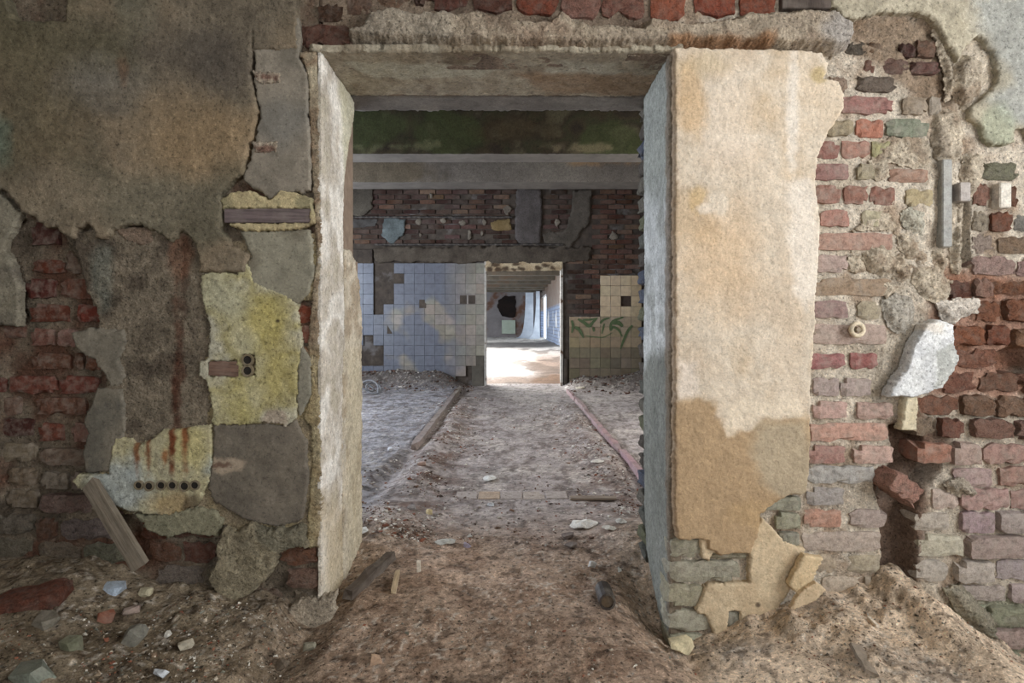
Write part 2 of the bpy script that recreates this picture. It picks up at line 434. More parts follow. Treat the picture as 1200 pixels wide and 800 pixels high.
def grid_ground(name, xs, ys, mat, hf=ground, cf=ground_col):
    U, V = np.meshgrid(xs, ys, indexing='ij'); X, Y = U.ravel(), V.ravel()
    Z = hf(X, Y); n, m = U.shape
    idx = np.arange(n * m).reshape(n, m)
    q = np.stack([idx[:-1, :-1].ravel(), idx[1:, :-1].ravel(), idx[1:, 1:].ravel(), idx[:-1, 1:].ravel()], 1)
    me = mesh_np(name, np.stack([X, Y, Z], 1), q, cf(X, Y))
    return link(name, me, None, mat)
floor = grid_ground('floor', np.concatenate([np.arange(-3.0, -1.9, .05), np.arange(-1.9, 2.0, .0075), np.arange(2.0, 2.81, .05)]),
                    np.concatenate([np.arange(-2.5, 1.2, .06), np.arange(1.2, 2.72, .0075)]), M_DIRT)
tag(floor, 'brown dirt and rubble covering the floor in front of and through the doorway', 'floor', kind='structure')
floor2 = grid_ground('floor_middle', np.concatenate([np.arange(-4.0, -2.6, .06), np.arange(-2.6, 2.2, .016), np.arange(2.2, 2.65, .06)]),
                     np.concatenate([np.arange(2.69, 4.0, .014), np.arange(4.0, 9.45, .03)]), M_CFLOOR)
tag(floor2, 'dusty grey trodden floor of the passage room beyond the doorway', 'floor', kind='structure')

# ------------------------------------------------------------------ near wall, part beside the doorway with the dark plaster
MORTAR_L = painter([(92, 82, 70), (130, 118, 102), (100, 72, 58)], 40, seed=5)
MORTAR_R = painter([(192, 179, 160), (212, 201, 184), (166, 147, 127)], 40,
                   [([(1040, 495), (1075, 470), (1120, 520), (1095, 570), (1080, 700), (1040, 690), (1045, 560)], (96, 70, 56), 10, 8, .85),
                    ([(1095, 320), (1220, 320), (1220, 470), (1090, 470)], (150, 92, 66), 14, 10, .7),
                    ([(985, 15), (1100, 15), (1115, 80), (1120, 130), (1090, 130), (1000, 60)], (128, 106, 84), 10, 8, .8),
                    ([(1110, 720), (1200, 700), (1220, 800), (1140, 790)], (140, 146, 122), 12, 10, .7)], seed=6)
wl = tag(empty('wall_front_left', (0, 0, 0)), 'dark plastered brick wall with patches of bare red brick beside the doorway', 'wall', kind='structure')
def relief_left(px, py):
    return -0.022 * (shape_sd(px, py, [(20, 255), (62, 255), (120, 370), (112, 470), (100, 600), (0, 600), (0, 380)]) > 0)
sheet('mortar_bed', [(-420, -30), (373, -30), (373, 790), (-420, 790)], wl, -0.010, MORTAR_L, M_MORTAR, res=0.008, edge=(0, 1), bevel=.001,
      surf=((.004, .03), (.005, .15)), relief=relief_left, back=.16)
M_CORE = plain_mat('wall_core', (110, 92, 78), (140, 122, 104), 20)
box('wall_core', (-3.0, -0.70, 2.13, 2.545, -.3, 3.0), wl, M_CORE)
box('upper_masonry', (-3.0, -0.70, 2.0, 2.14, wz(-28), 3.0), wl, M_CORE)
DR, MR, BG, MV = (112, 52, 40), (120, 72, 60), (118, 100, 86), (132, 104, 98)
for b in [(30, 65, 258, 287, (84, 40, 32)), (33, 72, 303, 320, DR), (72, 96, 292, 320, (110, 84, 70)), (25, 60, 325, 350, (96, 46, 36)), (66, 113, 325, 350, (124, 74, 62)),
          (28, 76, 355, 378, DR), (86, 118, 355, 378, (124, 56, 42)), (-40, 24, 379, 397, (104, 68, 54)), (30, 58, 384, 406, MR), (62, 86, 385, 407, (126, 88, 80)),
          (30, 79, 413, 434, MR), (82, 93, 413, 434, (104, 70, 56)), (95, 114, 415, 435, MR), (5, 62, 440, 463, DR), (63, 113, 440, 463, (106, 46, 34)), (-40, 18, 465, 488, (104, 74, 64)),
          (36, 97, 466, 488, (118, 78, 64)), (-20, 33, 490, 513, (88, 46, 38)), (39, 69, 496, 519, (116, 58, 44)), (79, 103, 495, 520, (120, 80, 64)), (-30, 36, 520, 543, BG),
          (42, 102, 526, 548, (116, 94, 82)), (3, 36, 549, 571, BG), (43, 75, 554, 576, (112, 96, 86)), (77, 107, 554, 576, (118, 100, 92)), (2, 38, 575, 598, BG), (43, 107, 580, 602, MV),
          (-30, 40, 602, 627, (120, 112, 96)), (42, 66, 606, 632, (130, 92, 76)), (70, 136, 608, 634, (142, 124, 124)), (-20, 36, 629, 653, (116, 104, 90)), (42, 93, 635, 657, (128, 108, 96)),
          (97, 162, 636, 662, (124, 120, 106)), (168, 212, 636, 659, (136, 82, 66)), (214, 252, 634, 660, (128, 78, 62)), (182, 238, 662, 686, (136, 118, 112)), (240, 300, 664, 690, (124, 110, 98)),
          (112, 160, 580, 604, (120, 92, 84)), (164, 200, 608, 632, (132, 76, 54)), (203, 252, 608, 632, (128, 86, 68)),
          (328, 374, 640, 662, (150, 92, 72)), (334, 374, 665, 690, (150, 112, 98)), (345, 375, 692, 716, (146, 130, 112)), (255, 322, 640, 662, (130, 96, 80)), (303, 330, 690, 712, (140, 112, 98)),
          (349, 373, 356, 379, (130, 58, 44)), (353, 373, 381, 403, (132, 66, 52)), (361, 373, 408, 432, (140, 80, 62)), (358, 374, 436, 458, (128, 100, 80)), (356, 374, 500, 522, (136, 92, 72)),
          (26, 82, 4, 31, (112, 54, 36)), (-30, 22, 6, 30, (72, 58, 52)), (-10, 30, -22, 2, (80, 60, 54)), (34, 86, -24, 1, (104, 56, 40)),
          (-120, -45, 380, 402, MR), (-110, -24, 413, 434, MR), (-100, 2, 440, 462, DR), (-130, -44, 466, 488, MR), (-120, -24, 490, 513, DR), (-120, -36, 520, 543, BG), (-90, -2, 549, 571, BG), (-100, -4, 576, 598, MR), (-120, -34, 603, 627, BG), (-90, -25, 630, 653, BG)]:
    brick(wl, *b, rough=b[3] > 600, proud=(-.016 if b[3] < 600 and b[1] < 125 and b[0] > -50 else None))
for b in [(352, 410, 28, 58, (128, 82, 66)), (372, 402, 2, 25, (110, 78, 62)), (406, 436, -6, 16, (140, 104, 84)), (440, 480, -14, 8, (150, 110, 90))]:
    brick(wl, *b, rough=True)
# plaster coats
sheet('under_render', [(236, 285), (374, 272), (374, 640), (330, 642), (262, 614), (246, 596), (150, 602), (98, 572), (118, 552), (140, 505), (236, 505)], wl, .006,
      painter([(134, 122, 102), (156, 142, 116), (170, 156, 118)], 26, [((362, 385, 14, 30), (130, 70, 54), 4, 5, .6)], seed=140), M_MORTAR, res=.005, edge=(.006, .02), seed=140, surf=((.002, .012), (.003, .05)),
      holes=[[(346, 352), (376, 352), (376, 406), (350, 406)]])
sheet('rough_render', [(88, 272), (120, 268), (250, 270), (262, 320), (250, 400), (245, 500), (200, 515), (150, 520), (115, 470), (128, 450), (118, 400), (118, 370), (100, 330)], wl, .010,
      painter([(114, 104, 90), (140, 129, 112), (100, 90, 78)], 34, [((208, 350, 5, 70), (92, 58, 42), 4, 9, .7), ((212, 450, 5, 60), (86, 50, 36), 3, 8, .7), ((218, 300, 3, 40), (70, 46, 36), 2, 6, .6), ((207, 470, 3, 40), (84, 48, 34), 2, 6, .7), ((214, 300, 14, 26), (116, 82, 64), 5, 5, .7), ((122, 325, 12, 40), (128, 134, 124), 6, 6, .5)], seed=7),
      M_MORTAR, res=.0045, surf=((.003, .012), (.005, .06)), edge=(.010, .04), seed=2, ragged=.004)
sheet('old_render', [(-420, 225), (0, 225), (28, 250), (20, 268), (10, 290), (18, 310), (25, 330), (28, 365), (26, 380), (-30, 382), (-420, 380)], wl, .018,
      painter([(118, 112, 98), (142, 136, 120), (104, 98, 88)], 30, seed=8), M_PLASTER, res=.006, edge=(.008, .03), seed=3)
DARKP = [(-420, -30), (2, -30), (25, 28), (84, 30), (86, -30), (352, -30), (350, 22), (352, 62), (300, 62), (300, 40), (297, 92), (306, 140), (298, 168), (288, 205), (264, 226), (262, 270), (276, 288), (296, 300), (290, 318),
         (262, 322), (238, 318), (236, 300), (230, 282), (216, 272), (205, 284), (192, 276), (176, 268), (160, 264), (138, 270), (130, 282), (120, 278), (108, 264), (96, 268), (92, 284), (82, 278), (72, 266), (60, 270), (48, 256), (34, 250), (14, 226), (0, 222), (-420, 222)]
sheet('dark_plaster', DARKP, wl, .030,
      painter([(100, 92, 80), (122, 112, 96), (136, 122, 102), (106, 100, 84)], 120,
              [((150, 60, 70, 40), (96, 92, 84), 30, 25, .6), ((255, 75, 60, 34), (84, 78, 72), 26, 16, .75), ((240, 170, 60, 40), (150, 128, 98), 30, 22, .7), ((170, 8, 24, 40), (126, 122, 106), 8, 8, .5),
               ((60, 60, 90, 45), (92, 88, 66), 30, 25, .6), ((40, 150, 60, 60), (90, 84, 62), 30, 25, .5), ((5, 170, 14, 30), (108, 126, 112), 10, 8, .6), ((120, 100, 40, 24), (130, 126, 118), 18, 14, .6),
               ((150, 85, 5, 12), (112, 74, 48), 4, 6, .4), ((140, 240, 120, 30), (140, 132, 114), 22, 16, .5)], seed=9, grain=.16),
      M_PLASTER, res=.0052, edge=(.007, .03), surf=((.0014, .012), (.006, .2), (.0022, .04)), seed=4, bevel=.010, ragged=.003)
sheet('corner_plaster', [(303, 20), (352, 22), (354, 60), (352, 70), (362, 90), (364, 150), (366, 225), (335, 228), (318, 234), (306, 226), (288, 214), (300, 172), (308, 140), (300, 95)], wl, .022,
      painter([(124, 117, 105), (146, 138, 125), (116, 110, 99)], 60, [((330, 145, 30, 26), (120, 118, 112), 16, 10, .7)], seed=10), M_SMOOTH, edge=(.005, .03), seed=5, res=.0045)
for k, (x0, x1, y0, y1) in enumerate([(300, 332, 87, 101), (297, 328, 168, 181)]):
    sheet('exposed_mortar', [(x0, y0), (x1, y0 + 1), (x1, y1), (x0 + 6, y1)], wl, .027, painter([(176, 162, 148), (190, 176, 156)], 20, [(((x0 + x1) / 2, y0 + 8, 11, 3.4), (122, 92, 80), 2, 3, .9)], seed=12 + k), M_MORTAR, res=.003, edge=(.005, .012), seed=60 + k, bevel=.005)
sheet('cream_surround', [(262, 236), (274, 227), (296, 225), (312, 232), (320, 236), (332, 224), (352, 228), (368, 234), (371, 262), (352, 270), (292, 272), (270, 264)], wl, .026,
      painter([(166, 152, 120), (190, 176, 138), (150, 142, 112)], 24, seed=13), M_PLASTER, res=.0035, edge=(.004, .02), seed=6, holes=[[(266, 246), (365, 246), (365, 262), (266, 262)]])
sheet('corner_plaster', [(284, 272), (364, 270), (368, 282), (370, 320), (362, 345), (350, 356), (336, 352), (300, 336), (288, 318), (296, 300)], wl, .016,
      painter([(126, 122, 108), (146, 142, 126), (116, 110, 96)], 50, seed=14), M_SMOOTH, edge=(.004, .02), seed=7, res=.0045)
sheet('yellow_paint_coat', [(238, 322), (262, 318), (280, 322), (292, 308), (300, 332), (336, 346), (350, 358), (356, 400), (350, 440), (350, 488), (338, 498), (320, 494), (253, 498), (250, 470), (244, 446), (237, 438), (236, 426), (246, 418), (250, 384), (240, 352)], wl, .020,
      painter([(174, 170, 142), (190, 184, 150), (168, 160, 118), (184, 180, 160)], 46,
              [((322, 385, 26, 40), (178, 166, 102), 16, 14, .8), ((270, 350, 26, 26), (176, 174, 150), 14, 12, .7), ((330, 440, 22, 40), (172, 160, 102), 14, 12, .7), ((286, 470, 12, 30), (176, 166, 106), 10, 8, .6), ((324, 490, 15, 13), (170, 156, 140), 2, 3, .9), ((328, 376, 2.5, 2), (60, 50, 40), 1, 0, .9)], seed=15),
      M_PLASTER, res=.004, edge=(.005, .02), seed=8, surf=((.0014, .01), (.003, .07)), bevel=.006, holes=[[(248, 423), (280, 422), (282, 440), (248, 441)], [(287, 415), (301, 415), (301, 440), (287, 440)]])
sheet('grey_cement_patch', [(253, 497), (318, 496), (336, 498), (348, 490), (362, 518), (363, 560), (357, 608), (325, 616), (285, 606), (252, 585), (246, 570), (251, 540)], wl, .018,
      painter([(108, 101, 91), (122, 114, 102), (102, 95, 85)], 40, [([(252, 535), (280, 535), (290, 540), (288, 550), (262, 554), (252, 552)], (176, 160, 140), 2, 3, .85), ((262, 543, 12, 3), (96, 70, 58), 1.5, 2, .8)], seed=16), M_SMOOTH, edge=(.003, .02), seed=9, res=.0045)
sheet('corner_render', [(355, 405), (366, 420), (366, 462), (352, 490), (349, 470), (351, 420)], wl, .016, painter([(126, 122, 108), (140, 136, 122)], 30, seed=17), M_SMOOTH, edge=(.003, .015), seed=10, res=.0045)
sheet('pale_paint_coat', [(136, 520), (140, 512), (158, 512), (168, 520), (196, 502), (250, 496), (251, 545), (244, 574), (236, 590), (200, 602), (178, 600), (150, 596), (120, 580), (95, 570), (88, 562), (96, 554), (132, 554)], wl, .022,
      painter([(170, 164, 138), (190, 182, 146), (164, 166, 152)], 36,
              [((150, 570, 40, 28), (168, 176, 176), 14, 12, .8), ((222, 520, 26, 30), (184, 174, 122), 12, 10, .75), ((165, 525, 3, 24), (122, 74, 42), 2, 2, .9), ((178, 520, 3, 22), (116, 66, 38), 2, 2, .9), ((206, 514, 4, 30), (110, 56, 32), 2.5, 3, .95), ((221, 512, 4, 32), (122, 66, 36), 2.5, 3, .9), ((197, 534, 3, 8), (150, 92, 50), 2, 2, .8),
               ((205, 590, 26, 16), (176, 150, 108), 6, 6, .7), ((228, 590, 12, 14), (88, 74, 58), 4, 4, .8)], seed=18),
      M_PLASTER, res=.004, edge=(.006, .02), seed=11, surf=((.0022, .012), (.004, .06)), bevel=.008, ragged=.004)
sheet('grey_skim', [(117, 454), (147, 455), (151, 490), (147, 520), (138, 522), (140, 550), (104, 553), (101, 530), (107, 508), (102, 492), (112, 470)], wl, .020,
      painter([(112, 107, 96), (126, 119, 106), (100, 96, 87)], 36, seed=19), M_SMOOTH, edge=(.004, .02), seed=12, res=.004)
sheet('grey_skim', [(88, 390), (110, 384), (148, 386), (152, 400), (143, 420), (150, 440), (142, 452), (134, 450), (112, 420), (92, 408)], wl, .018,
      painter([(122, 116, 104), (136, 129, 115)], 30, seed=20), M_SMOOTH, edge=(.005, .02), seed=13, res=.004)
sheet('greenish_skim', [(160, 600), (182, 602), (238, 592), (258, 598), (264, 608), (256, 628), (224, 622), (200, 628), (178, 622), (170, 612)], wl, .020,
      painter([(122, 120, 100), (138, 134, 112)], 26, seed=21), M_PLASTER, edge=(.006, .02), seed=14, res=.004)
sheet('crumbling_plaster_lump', [(262, 628), (268, 614), (280, 618), (300, 610), (322, 618), (358, 612), (362, 636), (344, 640), (326, 646), (326, 660), (312, 678), (296, 692), (280, 698), (262, 692), (250, 674), (252, 664), (262, 650), (256, 642)], wl, .042,
      painter([(142, 132, 110), (164, 154, 130), (126, 116, 96)], 26, [([(305, 606), (362, 612), (362, 640), (330, 640), (305, 625)], (120, 116, 100), 4, 4, .8)], seed=22), M_MORTAR, edge=(.009, .025), seed=15, res=.004, surf=((.006, .03), (.006, .08)), bevel=.02)
sheet('jamb_foot_mortar', [(338, 712), (352, 700), (384, 696), (396, 690), (392, 720), (372, 742), (348, 748), (340, 735)], wl, .030, painter([(176, 164, 146), (190, 176, 156)], 20, seed=23), M_MORTAR, edge=(.006, .02), seed=16, res=.004, bevel=.02)
sheet('corner_mortar', [(352, 62), (372, 62), (376, 200), (377, 300), (374, 356), (376, 420), (368, 440), (376, 470), (378, 600), (374, 640), (360, 640), (362, 600), (366, 540), (366, 500), (356, 490), (366, 460), (362, 405), (366, 350), (372, 300), (368, 230), (364, 150), (362, 92)], wl, .012,
      painter([(164, 152, 130), (144, 124, 102), (182, 170, 146)], 26, [([(340, 420), (378, 420), (378, 640), (340, 640)], (178, 164, 118), 20, 12, .5)], seed=24), M_MORTAR, edge=(.004, .015), seed=17, res=.004)
# bigger pebbled chips and cracks: ledge under the dark coat
sheet('pale_mortar_ridge', [(138, 270), (160, 266), (180, 270), (182, 284), (168, 288), (150, 284)], wl, .016, painter([(140, 122, 106), (126, 108, 94)], 20, seed=25), M_MORTAR, edge=(.004, .02), seed=18, res=.004)

# reveal of the doorway, the side facing the light
XL = wx(375)
def fr_side(X0, sgn):
    return (lambda u, v, n: np.stack([X0 + sgn * n, u, v], 1)), (lambda u, v: (u * 333.5, CY - (v - HEYE) * 333.5))
def yx(px): return XL * F / (px - CX)
def rv(p): return [(yx(a), HEYE + (CY - b) * yx(a) / F) for a, b in p]
sheet('jamb_plaster', [(1.992, 1.955), (2.12, 1.955), (2.42, 1.95), (2.40, 1.86), (2.33, 1.74), (2.27, 1.60), (2.25, 1.42), (2.255, 1.2), (2.27, .9), (2.29, .5), (2.30, .2), (2.27, -.10), (1.992, -.10)], wl, .010,
      painter([(208, 202, 192), (224, 220, 212), (190, 182, 170), (176, 168, 152)], 40, [([(660, 600), (800, 600), (800, 780), (660, 780)], (184, 168, 138), 40, 20, .8), ([(725, 40), (820, 40), (800, 160), (752, 210)], (182, 178, 150), 10, 10, .7)], seed=26), M_PLASTER, fr=fr_side(XL, 1), units='m', res=.005,
      edge=(.006, .05), seed=19, surf=((.002, .014), (.003, .09)), bevel=.02, back=.004)
sheet('jamb_rear_plaster', [(2.27, 1.30), (2.36, 1.31), (2.42, 1.27), (2.47, 1.20), (2.50, 1.16), (2.53, .6), (2.53, .1), (2.50, -.06), (2.24, -.06), (2.22, .5)], wl, .014,
      painter([(184, 173, 154), (198, 188, 170), (162, 148, 128)], 30, [([(760, 420), (850, 420), (850, 780), (760, 780)], (182, 172, 146), 40, 20, .6)], seed=27), M_PLASTER, fr=fr_side(XL - .002, 1), units='m', res=.005,
      edge=(.012, .05), seed=20, surf=((.003, .02), (.009, .08)), bevel=.02, back=.03)
box('jamb_core', (-.80, XL - .012, 2.02, 2.25, -.2, 1.97), wl, M_CORE)
box('jamb_core', (-.80, XL - .012, 2.24, 2.54, -.2, 1.28), wl, M_CORE)

# ------------------------------------------------------------------ near wall, part with the cream pier and the broken brickwork
wr = tag(empty('wall_front_right', (0, 0, 0)), 'cream rendered pier and broken brick wall at the other side of the doorway', 'wall', kind='structure')
GAP = [(1046, 500), (1072, 492), (1085, 520), (1108, 545), (1092, 570), (1072, 600), (1074, 690), (1036, 690), (1036, 600), (1028, 570), (1046, 545)]
SLOT = [(1128, 232), (1137, 232), (1138, 312), (1127, 312)]
TOPREC = [(1000, 24), (1072, 17), (1100, 40), (1112, 70), (1120, 120), (1092, 128), (1060, 60), (1000, 46)]
HOLE = [(1172, 415), (1208, 405), (1225, 440), (1200, 450), (1178, 436)]
def relief_right(px, py):
    w = (fbm(px / 14, py / 14, 71, 3) - .5) * 10
    r = -0.085 * sstep(-4, 4, shape_sd(px, py, GAP) + w) - 0.10 * sstep(-1.5, 1.5, shape_sd(px, py, SLOT)) - .014 * sstep(-3, 3, shape_sd(px, py, TOPREC) + w * .5) - .08 * sstep(-4, 4, shape_sd(px, py, HOLE) + w * .4)
    zone = sstep(-8, 8, shape_sd(px, py, [(1088, 330), (1400, 330), (1400, 800), (1088, 800)]))
    r = r - 0.014 * zone
    lump = np.clip(fbm(px / 26, py / 26, 73, 4) - .5, 0, 1)
    z2 = sstep(-8, 8, shape_sd(px, py, [(1096, 60), (1150, 60), (1150, 360), (1100, 380), (1060, 330)]))
    return r + z2 * lump * .045
sheet('mortar_bed', [(791, -30), (1520, -30), (1520, 830), (791, 830)], wr, -0.008, MORTAR_R, M_MORTAR, res=0.005, edge=(0, 1), bevel=.001,
      surf=((.004, .014), (.006, .07)), relief=relief_right, back=.16)
box('wall_core', (.61, 2.8, 2.135, 2.545, -.4, 3.0), wr, M_CORE)
box('upper_masonry', (.61, 2.8, 2.0, 2.14, wz(-28), 3.0), wr, M_CORE)
PK, RM, GM, TN, OR = (182, 138, 124), (150, 98, 90), (158, 148, 146), (176, 160, 140), (166, 98, 70)
for b in [(992, 1017, 46, 64, (108, 92, 82)), (1019, 1036, 47, 65, (150, 108, 86)), (1057, 1075, 48, 66, (104, 70, 62)), (1077, 1102, 44, 66, (138, 100, 80)), (1013, 1028, 66, 86, (146, 100, 88)),
          (1032, 1067, 65, 86, (140, 100, 92)), (1069, 1104, 69, 86, (138, 96, 88)), (973, 994, 88, 109, (168, 136, 118)), (1003, 1050, 88, 109, (130, 112, 98)), (986, 1047, 112, 135, (150, 104, 98)),
          (1057, 1088, 113, 135, (150, 130, 112)), (1089, 1104, 113, 136, (160, 150, 136)), (968, 1000, 139, 160, (158, 138, 120)), (1003, 1036, 139, 162, (164, 94, 76)), (1038, 1090, 138, 161, (130, 132, 118)),
          (953, 985, 164, 186, RM), (987, 1020, 163, 186, (158, 104, 94)), (1022, 1046, 164, 186, (146, 136, 98)), (952, 997, 190, 212, (148, 108, 104)), (1004, 1026, 191, 211, (156, 138, 116)), (1042, 1091, 196, 214, (170, 130, 112)),
          (953, 986, 216, 239, RM), (988, 1018, 217, 240, (158, 106, 94)), (1020, 1050, 218, 241, (146, 92, 82)), (1062, 1094, 221, 243, (178, 154, 118)), (961, 996, 245, 266, (158, 110, 100)), (1010, 1036, 246, 266, (172, 158, 136)),
          (956, 1048, 272, 294, (172, 132, 118)), (955, 995, 298, 320, (162, 140, 138)), (953, 1048, 325, 347, (164, 134, 118)), (950, 995, 351, 373, (158, 126, 126)), (1005, 1033, 352, 375, (166, 148, 132)),
          (951, 1040, 379, 404, (176, 150, 144)), (948, 991, 413, 433, (154, 92, 92)), (997, 1029, 412, 433, (150, 86, 88)), (953, 984, 442, 465, (166, 146, 146)), (985, 1022, 442, 465, (172, 152, 150)),
          (953, 994, 469, 491, (186, 148, 144)), (1004, 1046, 470, 492, (188, 154, 150)), (949, 1042, 495, 518, (192, 146, 130)), (946, 992, 521, 544, (162, 112, 104)), (1000, 1048, 521, 544, (186, 146, 136)),
          (944, 1025, 545, 567, (160, 154, 158)), (945, 991, 570, 593, (158, 148, 152)), (993, 1036, 570, 592, (140, 100, 84)), (942, 987, 596, 619, (188, 136, 120)), (996, 1040, 596, 619, (176, 152, 152)),
          (940, 1034, 622, 647, (186, 166, 158)), (958, 982, 649, 672, (182, 166, 146)), (994, 1034, 649, 673, (184, 168, 152)), (962, 1012, 675, 698, (184, 168, 150)), (1014, 1031, 675, 697, (176, 156, 138))]:
    rec = b[0] > 990 and b[3] > 560 and b[3] < 594
    brick(wr, *b, rough=b[3] < 112 or rec, proud=-.02 if rec else -.006 if b[3] < 90 else rnd.uniform(.0, .006), vary=7)
for b in [(1150, 1194, 188, 212, (146, 142, 122)), (1141, 1160, 213, 241, (166, 112, 92)), (1140, 1159, 246, 271, (176, 160, 146)), (1161, 1187, 246, 271, (150, 84, 66)), (1188, 1222, 250, 272, (150, 146, 144)), (1180, 1194, 214, 243, (146, 96, 80)),
          (1140, 1168, 273, 297, (184, 160, 156)), (1138, 1190, 299, 323, (186, 150, 146)), (1192, 1240, 300, 325, (176, 138, 136)), (1170, 1215, 275, 297, (172, 140, 116)), (1113, 1143, 327, 350, (130, 76, 64)), (1143, 1165, 325, 349, (180, 132, 118)),
          (1165, 1225, 326, 347, (150, 92, 62)), (1148, 1177, 350, 377, OR), (1179, 1225, 349, 377, (150, 84, 58)), (1109, 1155, 381, 406, (172, 98, 68)), (1156, 1184, 380, 405, (150, 84, 60)), (1188, 1235, 384, 408, (168, 110, 84)),
          (1110, 1173, 408, 433, (162, 100, 74)), (1101, 1149, 435, 461, (154, 96, 78)), (1151, 1199, 436, 461, (158, 104, 84)), (1204, 1260, 440, 463, (160, 110, 90)), (1073, 1126, 462, 487, (160, 100, 82)), (1128, 1166, 462, 488, (150, 106, 86)),
          (1170, 1235, 463, 490, (160, 116, 98)), (1071, 1098, 488, 511, (168, 138, 122)), (1103, 1129, 489, 513, (156, 98, 84)), (1140, 1187, 490, 514, (166, 116, 108)), (1192, 1245, 492, 516, (160, 114, 108)), (1073, 1115, 518, 543, (160, 106, 90)),
          (1117, 1151, 518, 546, (172, 142, 134)), (1155, 1212, 520, 545, (164, 122, 118)), (1216, 1260, 520, 545, (160, 120, 112)), (1120, 1169, 548, 574, (176, 148, 146)), (1174, 1235, 547, 571, (166, 120, 116)), (1096, 1127, 573, 599, (184, 160, 154)), (1128, 1185, 572, 599, (172, 136, 136)),
          (1189, 1250, 574, 599, (166, 128, 126)), (1073, 1117, 601, 624, (178, 164, 158)), (1129, 1169, 600, 627, (172, 148, 158)), (1171, 1240, 599, 625, (172, 160, 158)), (1077, 1133, 627, 654, (188, 178, 168)), (1136, 1210, 628, 655, (178, 150, 152)), (1213, 1270, 628, 655, (176, 156, 152)),
          (1075, 1113, 657, 683, (180, 166, 162)), (1122, 1167, 657, 684, (178, 166, 162)), (1170, 1225, 657, 682, (172, 156, 168)), (1112, 1183, 687, 707, (176, 164, 158)), (1188, 1240, 685, 709, (170, 154, 156)), (1162, 1212, 711, 735, (148, 150, 128)), (1122, 1160, 711, 735, (168, 168, 148)),
          (1165, 1225, 738, 761, (170, 142, 142)), (1176, 1198, 764, 786, (166, 168, 148)), (1204, 1260, 764, 790, (166, 150, 140)), (1215, 1280, 711, 735, (160, 150, 130)), (1229, 1290, 738, 761, (170, 140, 136))]:
    brick(wr, *b, rough=b[3] < 520, proud=rnd.uniform(-.012, .010) if b[3] > 330 else None, vary=7)
for r in range(20):                                  # courses running on past the picture's edge
    y = 190 + r * 27
    for k in range(2):
        x = 1262 + k * 96 + (r % 2) * 46
        brick(wr, x, x + 88, y, y + 22, rnd.choice([PK, RM, GM, TN, OR]), rough=True)
for b in [(784, 822, 629, 652, (156, 150, 134)), (828, 876, 641, 654, (146, 140, 124)), (783, 866, 655, 681, (160, 154, 138)), (782, 823, 683, 710, (164, 158, 138)), (782, 834, 713, 738, (170, 164, 146)), (850, 866, 713, 736, (140, 138, 124)), (782, 835, 741, 762, (160, 158, 136)),
          (887, 938, 580, 598, (150, 148, 134)), (908, 938, 599, 620, (150, 148, 134)), (912, 937, 622, 640, (148, 146, 132))]:
    brick(wr, *b, proud=.012, vary=5)
# cream render of the pier
CREAM = painter([(206, 189, 167), (216, 203, 184), (200, 180, 153)], 60,
    [([(785, 470), (800, 462), (830, 468), (835, 488), (848, 505), (900, 490), (935, 488), (950, 500), (950, 760), (780, 760)], (178, 153, 121), 5, 9, 1.0),
     ([(880, 500), (905, 484), (938, 492), (948, 540), (945, 585), (910, 580), (885, 560), (878, 520)], (178, 164, 140), 8, 10, .9),
     ((890, 600, 40, 18), (184, 156, 116), 8, 8, .5),
     ([(790, 420), (815, 420), (816, 460), (792, 464)], (226, 214, 200), 5, 6, .8), ([(840, 470), (935, 462), (940, 488), (900, 488), (850, 504)], (226, 212, 190), 5, 8, .8),
     ([(916, 215), (950, 200), (952, 340), (940, 365), (925, 340)], (232, 222, 208), 8, 9, .85), ((924, 130, 6, 70), (232, 224, 212), 4, 4, .75), ((850, 150, 30, 50), (228, 214, 196), 16, 12, .6),
     ((812, 235, 14, 24), (202, 176, 132), 3, 14, .7), ((806, 120, 18, 40), (206, 174, 132), 10, 8, .7), ((840, 300, 40, 60), (214, 180, 138), 26, 16, .5), ((840, 240, 10, 14), (226, 214, 196), 4, 5, .8), ((822, 245, 10, 7), (228, 216, 200), 3, 4, .8),
     ((960, 110, 24, 20), (214, 198, 176), 8, 8, .6), ((820, 80, 30, 14), (196, 178, 146), 10, 8, .6), ((955, 92, 10, 10), (184, 164, 120), 4, 4, .8),
     ([(783, 60), (790, 60), (791, 640), (783, 640)], (150, 128, 104), 3, 3, .8), ([(868, 728), (877, 640), (930, 640), (930, 730)], (206, 178, 140), 5, 5, .4)], seed=31, grain=.10)
sheet('cream_render', [(787, 60), (860, 61), (945, 63), (958, 66), (966, 78), (962, 94), (978, 99), (986, 114), (985, 130), (976, 144), (966, 158), (956, 180), (951, 212), (957, 262), (953, 330), (950, 400), (946, 450), (945, 520), (943, 560), (940, 577), (922, 578), (905, 586), (888, 600), (886, 622), (878, 640), (876, 646), (858, 645), (842, 648), (828, 640), (826, 630), (790, 629), (787, 600)],
      wr, .030, CREAM, M_STUCCO, res=.0042, edge=(.004, .025), seed=30, bevel=.012, surf=((.0016, .012), (.0024, .035), (.005, .25)), ragged=.002)
sheet('lower_render', [(818, 630), (880, 616), (892, 606), (906, 620), (916, 632), (940, 640), (936, 655), (922, 690), (905, 714), (895, 725), (866, 738), (864, 714), (852, 713), (850, 738), (836, 744), (826, 720), (813, 713), (824, 686), (828, 682), (875, 680), (877, 645), (834, 646), (829, 655), (820, 652)],
      wr, .022, painter([(200, 179, 148), (212, 193, 162), (188, 166, 134)], 40, [((885, 705, 3, 3), (80, 66, 54), 1, 0, .9)], seed=32), M_STUCCO, res=.004, edge=(.003, .02), seed=31, surf=((.0016, .012), (.003, .1)))
